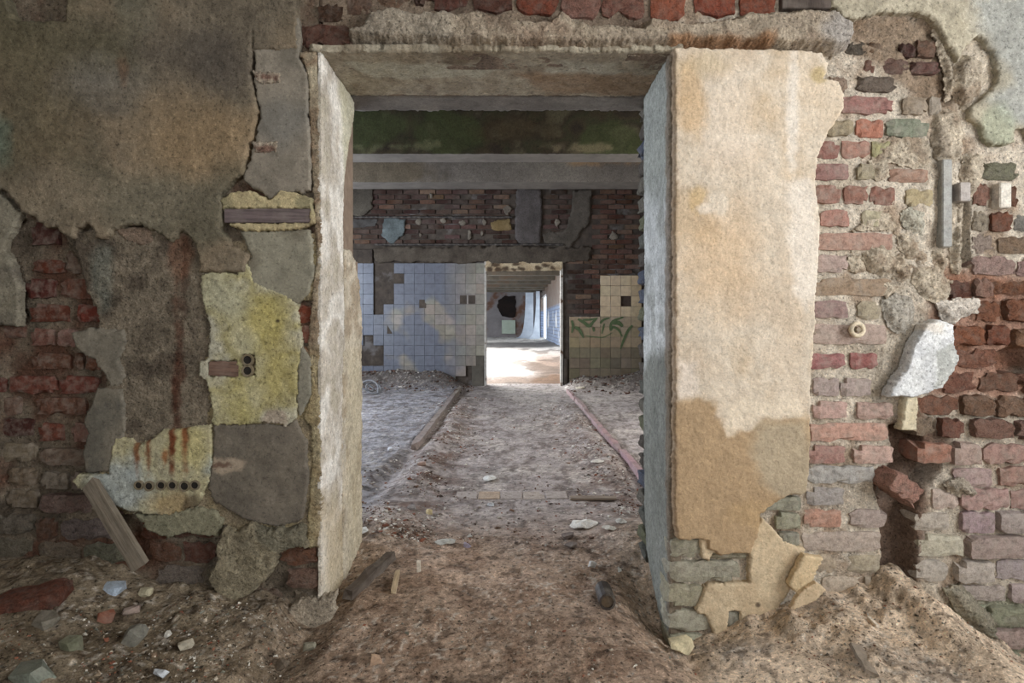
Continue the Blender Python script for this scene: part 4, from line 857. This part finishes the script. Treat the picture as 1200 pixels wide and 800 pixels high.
we = tag(empty('wall_far', (0, 0, 0)), 'end wall of the far hall with a broken hole painted dark and pale panel', 'wall', kind='structure')
M_END = plain_mat('end_wall_plaster', (104, 98, 98), (132, 126, 126), 1.2, extra=[(.6, .54, .62, (96, 66, 50))])
box('wall_core', (-5.1, 2.3, 40.0, 40.25, -.2, 3.4), we, M_END)
M_VOID = plain_mat('dark_void', (14, 10, 9), (26, 20, 18), 2)
e = lambda p: wx(p, 39.9); ez = lambda p: wz(p, 39.9)
sheet('hole_shade_patch', [(583, 352), (592, 347), (604, 347), (604, 371), (596, 372), (588, 370), (583, 360)], we, .02, painter([(22, 16, 14), (34, 24, 20)], 6, seed=120), M_PLASTER, D=39.95, res=.06, edge=(.08, .3), seed=120)  # flat near-black sheet, painted for the shade inside a hole
box('pale_panel', (e(588), e(604), 39.85, 39.97, ez(391), ez(375)), we, plain_mat('pale_green_panel', (150, 160, 144), (170, 178, 164), 2), .02)
M_COLM = plain_mat('pale_blue_column', (150, 158, 172), (186, 192, 200), 1.5)
def column(x0, x1, ycol, label):
    """pier whose render flares out to the floor"""
    V = []; Fc = []; xs0, xs1 = wx(x0, ycol), wx(x1, ycol); zs = [0, .06, .16, .32, .6, 1.0, 1.6, 2.2, 3.0]; fl = [.62, .46, .34, .24, .16, .10, .04, .01, 0]
    for z, f_ in zip(zs, fl): V += [(xs0 - f_, ycol - f_, z), (xs1, ycol - f_, z), (xs1, ycol + .5, z), (xs0 - f_, ycol + .5, z)]
    for i in range(len(zs) - 1):
        for k in range(4):
            a = i * 4 + k; b_ = i * 4 + (k + 1) % 4; Fc.append((a, b_, b_ + 4, a + 4))
    me = bpy.data.meshes.new('pillar'); me.from_pydata(V, [], Fc); me.update()
    return tag(link('pillar', me, None, M_COLM), label, 'pillar', kind='structure')
column(616, 625, 37.5, 'pale blue flared pillar at the end of the far hall')
column(628.5, 632.5, 36, 'slim blue pillar beside the bright opening in the far hall')

# ================================================================== LOOSE AND FIXED THINGS
def hit(px, py):
    """where the sight line through a photo point meets the ground"""
    Y = np.arange(1.0, 9.0, .004); X = (px - CX) * Y / F; Z = HEYE + (CY - py) * Y / F
    k = np.nonzero(Z <= ground(X, Y))[0]
    k = k[0] if len(k) else len(Y) - 1
    return X[k], Y[k], gz(X[k], Y[k])
def hull_mesh(name, sx, sy, sz, seed, n=18, color=(150, 140, 125), jag=.25, c2=None, mat=None):
    r = np.random.RandomState(seed)
    bm = bmesh.new()
    for _ in range(n):
        v = r.normal(size=3); v /= np.linalg.norm(v); v = np.sign(v) * np.abs(v) ** .7; v *= 1 - jag * r.rand()
        bm.verts.new((v[0] * sx / 2, v[1] * sy / 2, v[2] * sz / 2))
    bmesh.ops.convex_hull(bm, input=bm.verts)
    loose = [v for v in bm.verts if not v.link_faces]; bmesh.ops.delete(bm, geom=loose, context='VERTS')
    me = bpy.data.meshes.new(name); bm.to_mesh(me); bm.free()
    return me
def stone(name, px, py, w, h, color, label, cat, deep=None, sink=.3, rot=None, n=18, mat=None, flat=None):
    x, y, z = hit(px, py + h * .35); k = y / F
    sx, sz = w * k, h * k * 1.05; sy = deep or (sx + sz) * .5
    if flat: sz, sy = flat * k, h * k * 1.6
    me = hull_mesh(name, sx, sy, sz, int(px * 7 + py), n)
    o = link(name, me, None, mat or M_OBJ); o.location = (x, y + sy * .2, z + sz * (.5 - sink)); o.color = tuple(S(color)) + (1,)
    o.rotation_euler = rot or (rnd.uniform(-.2, .2), rnd.uniform(-.15, .15), rnd.uniform(-.5, .5))
    return tag(o, label, cat)
def bar(name, p0, p1, w, t, seed, mat, color, label=None, cat=None, nseg=6, jag=.12, parent=None, up=Vector((0, -1, 0))):
    """rough-sawn or broken piece of timber between two points"""
    p0, p1 = Vector(p0), Vector(p1); d = (p1 - p0); L = d.length; d.normalize()
    side = d.cross(up).normalized(); nrm = side.cross(d).normalized()
    r = np.random.RandomState(seed); V = []; Fc = []
    for i in range(nseg + 1):
        f_ = i / nseg; end = i in (0, nseg)
        for a, b_ in ((-1, -1), (1, -1), (1, 1), (-1, 1)):
            off = (r.rand(3) - .5) * jag
            f2 = f_ + (r.rand() - .5) * (.05 if end else 0)
            V.append(tuple(Vector((0, 0, f2 * L)) + Vector((a * w / 2 * (1 + off[0]), b_ * t / 2 * (1 + off[1]), 0))))
    for i in range(nseg):
        for k in range(4):
            a = i * 4 + k; b_ = i * 4 + (k + 1) % 4; Fc.append((a, b_, b_ + 4, a + 4))
    Fc += [(3, 2, 1, 0), tuple(nseg * 4 + k for k in range(4))]
    me = bpy.data.meshes.new(name); me.from_pydata(V, [], Fc); me.update()
    o = link(name, me, parent, mat)
    o.matrix_world = Matrix((side, nrm, d)).transposed().to_4x4(); o.location = p0
    o.color = tuple(S(color)) + (1,)
    if label: tag(o, label, cat)
    return o
def crumple(name, px, py, w, h, color, label, cat):
    """thin crumpled scrap lying on the ground"""
    x, y, z = hit(px, py); k = y / F; sx = w * k; sy = max(h * k * y / HEYE * .8, sx * .3); hz = min(sx, sy) * .28
    nx, ny = 11, 8; sd = int(px + py); V = []; Fc = []
    for i in range(nx + 1):
        for j in range(ny + 1):
            u, v = i / nx * 2 - 1, j / ny * 2 - 1
            r_ = .62 + .5 * float(vnoise(np.array([1.5 * u + 3]), np.array([1.5 * v + 3]), sd)[0])
            q = max(abs(u), abs(v)) / (math.hypot(u, v) + 1e-6)
            X_, Y_ = u * q * r_ * sx / 2, v * q * r_ * sy / 2
            zz = hz * float(fbm(np.array([u * 1.7]), np.array([v * 1.7]), sd + 3, 3)[0]) * (1.25 - .8 * max(abs(u), abs(v)))
            V.append((X_, Y_, zz))
    n0 = len(V); V += [(a, b_, c_ - .004) for a, b_, c_ in V]
    idx = lambda i, j: i * (ny + 1) + j
    for i in range(nx):
        for j in range(ny):
            a = (idx(i, j), idx(i + 1, j), idx(i + 1, j + 1), idx(i, j + 1)); Fc += [a, tuple(n0 + k_ for k_ in a[::-1])]
    ring = [idx(i, 0) for i in range(nx)] + [idx(nx, j) for j in range(ny)] + [idx(i, ny) for i in range(nx, 0, -1)] + [idx(0, j) for j in range(ny, 0, -1)]
    for a, b_ in zip(ring, ring[1:] + ring[:1]): Fc.append((a, n0 + a, n0 + b_, b_))
    me = bpy.data.meshes.new(name); me.from_pydata(V, [], Fc); me.update()
    o = link(name, me, None, M_OBJ); o.location = (x, y, z + .004); o.rotation_euler = (0, 0, rnd.uniform(-.4, .4)); o.color = tuple(S(color)) + (1,)
    return tag(o, label, cat)
def tube(name, r_out, r_in, length, parent, mat, loc, color, seg=14):
    """open pipe end facing the camera"""
    V = []; Fc = []
    for rr, yy in ((r_out, 0), (r_in, 0), (r_in, length), (r_out, length)):
        for k in range(seg):
            a = 2 * math.pi * k / seg; V.append((rr * math.cos(a), yy, rr * math.sin(a)))
    for j in range(4):
        for k in range(seg):
            a = j * seg + k; b_ = j * seg + (k + 1) % seg; c_ = ((j + 1) % 4) * seg + (k + 1) % seg; d_ = ((j + 1) % 4) * seg + k
            Fc.append((a, d_, c_, b_))
    me = bpy.data.meshes.new(name); me.from_pydata(V, [], Fc); me.update()
    o = link(name, me, parent, mat); o.location = loc; o.color = tuple(S(color)) + (1,); return o

# fixings set in the dark wall
bar('timber_batten', (wx(266), 1.986, wz(254)), (wx(365), 1.986, wz(254)), .047, .02, 1, M_WOOD, (112, 100, 100), parent=wl, jag=.08, nseg=10)
bar('timber_plug', (wx(248), 1.99, wz(431)), (wx(282), 1.99, wz(432)), .05, .02, 2, M_WOOD, (122, 98, 86), parent=wl, jag=.2)
M_DARK = plain_mat('painted_bore_shade', (24, 20, 16), (36, 30, 24), 30)
for x, y, rr in ((294, 421, 7), (294, 433.5, 7), (168, 566, 5.5), (180, 567, 6), (194, 566, 6), (207, 566, 6), (221, 567, 6.5), (233, 566, 6)):
    R_ = rr * DW / F; o = tube('conduit_end', R_, R_ * .68, .04, wl, M_METAL, (wx(x), 1.972, wz(y)), (120, 108, 84))
    tube('bore_shade_disc', R_ * .69, .0005, .004, o, M_DARK, (0, .0025, 0), (30, 26, 20))  # disc painted dark for the shade inside the pipe mouth

# porcelain ring insulator on the brick pier
ins = tag(empty('porcelain_insulator', (wx(1000), 1.998, wz(386))), 'small cream porcelain insulator ring fixed on the pale brick row', 'insulator')
bm = bmesh.new()
def torus(bm, R_, r_, seg=20, sub=8, yoff=0):
    vs = [[bm.verts.new(((R_ + r_ * math.cos(b_)) * math.cos(a), yoff - r_ * math.sin(b_), (R_ + r_ * math.cos(b_)) * math.sin(a))) for b_ in [2 * math.pi * j / sub for j in range(sub)]] for a in [2 * math.pi * i / seg for i in range(seg)]]
    for i in range(seg):
        for j in range(sub): bm.faces.new((vs[i][j], vs[(i + 1) % seg][j], vs[(i + 1) % seg][(j + 1) % sub], vs[i][(j + 1) % sub]))
torus(bm, .021, .0085, yoff=-.02)
me = bpy.data.meshes.new('ring'); bm.to_mesh(me); bm.free(); o = link('ring', me, ins, M_OBJ); o.color = tuple(S(220, 206, 180)) + (1,)
for p in me.polygons: p.use_smooth = True
bm = bmesh.new(); bmesh.ops.create_cone(bm, cap_ends=True, segments=14, radius1=.015, radius2=.008, depth=.05)
me = bpy.data.meshes.new('core'); bm.to_mesh(me); bm.free(); o = link('core', me, ins, M_OBJ); o.color = tuple(S(150, 138, 120)) + (1,); o.rotation_euler = (math.pi / 2, 0, 0); o.location = (0, -.005, 0)

# timber
bar('wooden_plank', (wx(104, 1.95), 1.955, wz(566, 1.95)), (wx(165, 1.88), 1.88, wz(664, 1.88)), .052, .022, 5, M_WOOD, (130, 120, 106), 'short grey wooden plank leaning on the brick below the pale paint', 'plank', jag=.10)
x0, y0, z0 = hit(408, 706); x1, y1, z1 = hit(458, 664)
bar('broken_timber', (x0, y0, z0 + .025), (x1, y1, z1 + .045), .040, .032, 6, M_WOOD, (84, 74, 66), 'dark broken timber lying on dirt beside the door jamb', 'timber', jag=.55, up=Vector((0, 0, 1)))
x1, y1, z1 = hit(461, 697); x0, y0, z0 = hit(466, 676)
bar('wood_splinter', (x1, y1, z1 + .012), (x0, y0, z0 + .02), .018, .014, 7, M_WOOD, (190, 170, 140), 'pale wood splinter beside the dark broken timber', 'splinter', up=Vector((0, 0, 1)))
x, y, z = hit(491, 670)
bar('white_peg', (x, y, z), (x, y - .01, z + .045), .014, .014, 8, M_OBJ, (216, 206, 190), 'small white peg standing upright in the doorway dirt', 'peg')
x0, y0, z0 = hit(668, 585); x1, y1, z1 = hit(722, 586)
bar('thin_board', (x0, y0, z0 + .008), (x1, y1, z1 + .012), .05, .012, 9, M_WOOD, (140, 126, 112), 'thin grey board lying flat on the passage floor', 'board', up=Vector((0, 0, 1)))
x0, y0, z0 = hit(1004, 766); x1, y1, z1 = hit(1022, 797)
bar('slate_shard', (x0, y0 + .01, z0 + .018), (x1, y1, z1 + .014), .035, .012, 10, M_OBJ, (128, 116, 102), 'dark edged flat shard stuck in the sand heap', 'shard', jag=.4, up=Vector((.3, -.5, 1)))
x0, y0, z0 = hit(1018, 726); x1, y1, z1 = hit(1029, 737)
bar('bone_white_stick', (x0, y0, z0 + .008), (x1, y1, z1 + .008), .009, .008, 11, M_OBJ, (226, 214, 196), 'small white stick on the slope of the sand heap', 'stick', up=Vector((0, 0, 1)))
x0, y0, z0 = hit(712, 716)
o = tag(empty('pipe_stub', (x0, y0, z0 + .02)), 'dark round pipe stub in the hollow beside the door jamb', 'pipe')
tube('pipe_wall', .030, .022, .10, o, M_METAL, (0, 0, .012), (52, 44, 38)); tube('pipe_fill', .0225, .0005, .01, o, M_OBJ, (0, .006, .012), (86, 72, 56))

# fallen brick and loose render slabs
o = link('fallen_brick', BRICKS_ROUGH[2], None); o.location = (wx(1053, 1.97), 1.99, wz(569, 1.97)); o.scale = (.56, .9, 1.12); o.rotation_euler = (.12, .62, .25); o.color = tuple(S(196, 152, 136)) + (1,)
tag(o, 'loose red brick tilted in the dark gap of the broken wall', 'brick')
o = link('brick_chunk', BRICKS_ROUGH[4], None); x, y, z = hit(26, 712); o.location = (x, y + .03, z + .012); o.scale = (.80, .8, .8); o.rotation_euler = (.15, -.12, .2); o.color = tuple(S(132, 84, 68)) + (1,)
tag(o, 'half buried red brick chunk at the edge of the rubble', 'brick')
def slab(name, poly, D, t, color, label, cat, seed, tilt):
    o = sheet(name, poly, None, t, painter([color, tuple(min(255, v + 14) for v in color)], 20, seed=seed), M_STUCCO, D=D, res=.004, edge=(.002, .02), seed=seed, bevel=.006, back=.012)
    return tag(o, label, cat)
slab('render_slab', [(940, 648), (962, 652), (956, 666), (944, 690), (930, 692), (922, 684)], 1.955, .014, (206, 184, 148), 'broken tan render slab leaning on the foot of the cream pier', 'render slab', 130, 0)
slab('render_shard', [(956, 680), (966, 690), (954, 702), (930, 713), (925, 712), (936, 694)], 1.93, .012, (204, 182, 150), 'lower tan render shard standing out of the sand heap top', 'render shard', 131, 0)

# stones in the near rubble
for (n_, px, py, w, h, c, lab, cat) in [
    ('grey_stone', 152, 746, 34, 24, (130, 128, 118), 'largest grey stone lying in the near rubble', 'stone'),
    ('greenish_stone', 80, 756, 32, 20, (124, 126, 104), 'greenish grey stone in the corner rubble', 'stone'),
    ('pale_stone', 216, 757, 22, 11, (186, 178, 160), 'small pale angular stone on brown dirt', 'stone'),
    ('glazed_shard', 131, 689, 34, 15, (176, 190, 206), 'bluish white glazed shard below the leaning plank', 'shard'),
    ('rust_red_lump', 122, 722, 20, 18, (128, 80, 62), 'rust red brick crumb under the bluish shard', 'brick crumb'),
    ('brown_stone', 152, 716, 20, 12, (150, 132, 122), 'brownish stone between the shard and the grey stone', 'stone'),
    ('white_pebble', 196, 743, 9, 9, (214, 210, 200), 'white pebble above the small pale stone', 'pebble'),
    ('white_crumb', 46, 778, 12, 10, (196, 192, 182), 'whitish crumb near the bottom corner', 'crumb'),
    ('white_lump', 187, 789, 18, 12, (200, 204, 208), 'rounded white lump at the bottom rubble edge', 'lump'),
    ('green_slab', 30, 790, 60, 24, (122, 128, 116), 'grey green slab half covered in the corner rubble', 'slab'),
    ('slate_stone', 50, 728, 36, 14, (122, 116, 104), 'flat slate grey stone behind the corner rubble', 'stone'),
    ('cream_flake', 168, 695, 22, 10, (186, 178, 150), 'cream plaster flake beside the bluish shard', 'flake'),
    ('tan_stone', 439, 773, 16, 16, (190, 160, 134), 'tan block stone in the doorway dirt', 'stone'),
    ('mortar_clod', 800, 758, 40, 22, (206, 194, 160), 'pale mortar clod at the foot of the pier corner', 'mortar clod'),
    ('grey_clod', 362, 757, 20, 12, (150, 146, 128), 'greyish clod below the door jamb foot', 'clod'),
    ('dark_clod', 328, 780, 22, 14, (92, 78, 64), 'dark earth clod on the dirt slope', 'clod'),
    ('white_bundle', 424, 623, 18, 12, (216, 216, 212), 'crumpled white scrap beside the door jamb in passage', 'scrap'),
    ('beige_chunk', 503, 599, 10, 9, (206, 190, 150), 'beige chunk on the reddish crumbs of the passage', 'chunk'),
    ('white_scrap', 573, 562, 18, 7, (226, 226, 222), 'white scrap in the middle of the passage floor', 'scrap'),
    ('paper_bit', 575, 592, 10, 6, (206, 210, 216), 'small white bit below the exposed floor tiles', 'scrap'),
    ('plastic_sheet_scrap', 684, 616, 36, 13, (232, 230, 224), 'large crumpled white plastic scrap on the passage floor', 'plastic scrap'),
    ('foil_scrap', 522, 636, 28, 9, (190, 190, 184), 'flat grey white scrap lying on the dark crumbs', 'scrap'),
    ('lavender_chunk', 547, 638, 11, 10, (168, 160, 180), 'lavender grey chunk beside the scraps', 'chunk'),
    ('crushed_can', 694, 661, 11, 10, (190, 188, 184), 'small crushed whitish can near the passage edge', 'can'),
    ('white_chip', 726, 667, 6, 8, (226, 226, 220), 'white chip next to the hollow by the jamb', 'chip'),
    ('white_rag', 714, 620, 16, 8, (210, 206, 196), 'dirty white rag beside the plastic scrap', 'rag'),
    ('pale_rag', 727, 612, 14, 7, (204, 202, 196), 'pale rag closest to the door reveal', 'rag'),
    ('flat_stone', 668, 640, 22, 10, (112, 100, 94), 'flat dark stone below the plastic scrap', 'stone'),
    ('flat_cobble', 666, 628, 20, 8, (120, 108, 102), 'dark flat cobble above the flat stone', 'stone'),
    ('white_fragment', 457, 526, 8, 6, (220, 224, 232), 'tiny white fragment on the bluish side floor', 'fragment'),
    ('pink_fragment', 494, 543, 13, 7, (186, 158, 144), 'pinkish rubble fragment at the slumped kerb end', 'fragment'),
    ('grey_fragment', 482, 594, 14, 7, (150, 146, 146), 'grey fragment in the reddish passage crumbs', 'fragment'),
    ('white_strip', 700, 542, 18, 5, (222, 216, 206), 'white strip on rubble next to the pink kerb', 'strip'),
    ('loose_tile', 680, 454, 14, 4, (214, 204, 184), 'pale loose tile on rubble under the graffiti', 'tile'),
    ]:
    (crumple if cat in ('scrap', 'plastic scrap', 'rag', 'strip') else stone)(n_, px, py, w, h, c, lab, cat)

hx, hy, hz_ = hit(432, 462)
hose = tag(empty('hose_coil', (hx, hy, hz_)), 'curled grey hose on the rubble under the blue tiles', 'hose')
for k, (R_, tl, dx) in enumerate(((.13, .35, 0), (.10, .9, .06), (.12, 1.2, -.05))):
    bm = bmesh.new(); torus(bm, R_, .012, 22, 7); me = bpy.data.meshes.new('hose_loop'); bm.to_mesh(me); bm.free()
    o = link('hose_loop', me, hose, M_OBJ); o.location = (dx, .02 * k, .06 + .02 * k); o.rotation_euler = (-tl, .2 * k, .3 * k); o.color = tuple(S(120, 122, 126)) + (1,)
# exposed floor tiles of the passage (part of that floor)
FT = []
for k in range(5):
    x, y, z = hit(546 + 26 * k, 578)
    o = box('floor_tile', (-.062, .062, -.07, .07, -.012, .008), floor2, M_OBJ, .003, rnd.choice([(168, 158, 152), (176, 164, 154), (178, 158, 138)]))
    o.location = (-.25 + k * .131, 3.33, gz(-.25 + k * .131, 3.33) - .0045)

# kerbs edging the walkway
M_KERB = object_mat('chipped_kerb', s1=12, s2=60, d1=.01, dust_amt=.6, dust=(.25, .22, .2))
def kerb(x, w, y0, y1, h, color, label, n_):
    k = tag(empty('kerb', (x, y0, 0)), label, 'kerb', kind='structure')
    L = (y1 - y0) / n_
    for i in range(n_):
        z = .5 * (gz(x, y0 + i * L) + gz(x, y0 + (i + 1) * L))
        me = rough_box_mesh('kerb_stone', w, L - .008, h, 700 + i + int(x * 9), .006, nx=1, ny=8, nz=2, rounding=.012); me.materials.append(M_KERB)
        o = link('kerb_stone', me, k); o.location = (rnd.uniform(-.008, .008), (i + .5) * L, h * .25 - .028 + max(.0, z * .5)); o.rotation_euler = (0, 0, rnd.uniform(-.006, .006))
        o.color = tuple(S(*jit(color, 10))) + (1,)
kerb(.845, .05, 3.3, 8.3, .11, (164, 138, 138), 'pinkish kerb rail edging the passage on the graffiti side', 5)
kerb(-.725, .06, 4.35, 8.4, .12, (136, 122, 114), 'low worn brown kerb edging the bluish side floor', 4)

# uncountable crumbs
bpy.context.view_layer.update()
FOOT = []
for o in list(COL.objects):
    if o.parent is None and o.get('category') and o.get('kind') is None:
        ms = [c for c in [o] + list(o.children) if c.type == 'MESH']
        bb = [c.matrix_world @ Vector(v) for c in ms for v in c.bound_box]
        FOOT.append((min(v.x for v in bb), max(v.x for v in bb), min(v.y for v in bb), max(v.y for v in bb)))
def crumbs(name, label, cat, pts, sizes, palette, seed, parent=None, flat=.7):
    ok = np.ones(len(pts), bool)                      # keep loose crumbs out of the larger pieces
    for x0, x1, y0, y1 in FOOT:
        ok &= ~((pts[:, 0] > x0 - sizes) & (pts[:, 0] < x1 + sizes) & (pts[:, 1] > y0 - sizes) & (pts[:, 1] < y1 + sizes))
    pts, sizes = pts[ok], sizes[ok]
    r = np.random.RandomState(seed)
    base = []
    for k in range(6):
        me = hull_mesh('t', 1, 1, 1, seed * 10 + k, 9); base.append((np.array([v.co[:] for v in me.vertices]), [tuple(p.vertices) for p in me.polygons])); bpy.data.meshes.remove(me)
    VV = []; FF = []; CC = []; nvt = 0
    pal = [S(c) for c in palette]
    gzv = ground(pts[:, 0], pts[:, 1])
    for i, (x, y) in enumerate(pts):
        bv, bf = base[r.randint(6)]; s = sizes[i]
        a = r.rand() * 6.28; ca, sa = math.cos(a), math.sin(a)
        v = bv * np.array([s * (0.7 + .8 * r.rand()), s * (0.6 + .5 * r.rand()), s * flat * (.6 + .6 * r.rand())])
        v = np.stack([v[:, 0] * ca - v[:, 1] * sa, v[:, 0] * sa + v[:, 1] * ca, v[:, 2]], 1) + np.array([x, y, gzv[i] + s * .12])
        VV.append(v); FF += [tuple(j + nvt for j in f_) for f_ in bf]; nvt += len(bv)
        CC.append(np.repeat((pal[r.randint(len(pal))] * (.75 + .5 * r.rand()))[None], len(bv), 0))
    me = mesh_np(name, np.concatenate(VV), np.array(FF), np.clip(np.concatenate(CC), 0, .9), smooth=False)
    return tag(link(name, me, parent, M_STONE), label, cat, kind='stuff')
r = np.random.RandomState(5)
def scatter(n, f):
    out = []
    while len(out) < n:
        p = f(r)
        if p is not None: out.append(p)
    return np.array(out)
def near_f(r):
    x = r.uniform(-2.0, 1.95); y = r.uniform(1.25, 1.94)
    d = fbm(np.array([x / .25]), np.array([y / .25]), 55, 3)[0]
    wgt = .9 if x < -.7 else .6 if x < .45 else .8
    return (x, y) if r.rand() < wgt * sstep(.36, .58, d) else None
pts = scatter(11000, near_f); sz = .0032 * np.exp(r.normal(0, .55, len(pts))); sz = np.where(pts[:, 0] < -.7, sz * 1.5, sz)
crumbs('gravel', 'small grit and broken mortar crumbs over the near dirt', 'gravel', pts, np.clip(sz, .002, .02), [(150, 134, 114), (186, 174, 156), (116, 98, 80), (140, 92, 72), (210, 204, 192), (92, 84, 74), (124, 124, 112)], 11)
def cor_f(r):
    x = r.uniform(-.95, .85); y = 2.57 + 5.1 * r.rand() ** 1.6
    d = fbm(np.array([x / .22]), np.array([y / .22]), 56, 3)[0]
    e_ = min(1, math.exp(-((x + .55) / .25) ** 2) + math.exp(-((x - .66) / .2) ** 2) + .16)
    return (x, y) if r.rand() < e_ * sstep(.35, .6, d) else None
pts = scatter(6500, cor_f); sz = .0085 * np.exp(r.normal(0, .6, len(pts)))
crumbs('litter', 'scattered crumbs, chips and litter along the passage edges', 'litter', pts, np.clip(sz, .003, .035), [(120, 96, 80), (96, 74, 62), (150, 138, 126), (206, 200, 190), (84, 72, 66), (130, 84, 66), (224, 220, 212)], 12, flat=.45)
def wall_f(r):
    y = 8.97 - 1.15 * r.rand() ** 2.2; x = r.uniform(-3.2, 2.4)
    if -.55 < x < .9: return None
    return (x, y)
pts = scatter(900, wall_f); sz = .03 * np.exp(r.normal(0, .5, len(pts)))
crumbs('rubble', 'broken brick and plaster rubble banked along the tiled wall', 'rubble', pts, np.clip(sz, .01, .09), [(104, 80, 66), (120, 108, 98), (90, 60, 48), (160, 154, 146), (76, 68, 62)], 13, flat=.6)
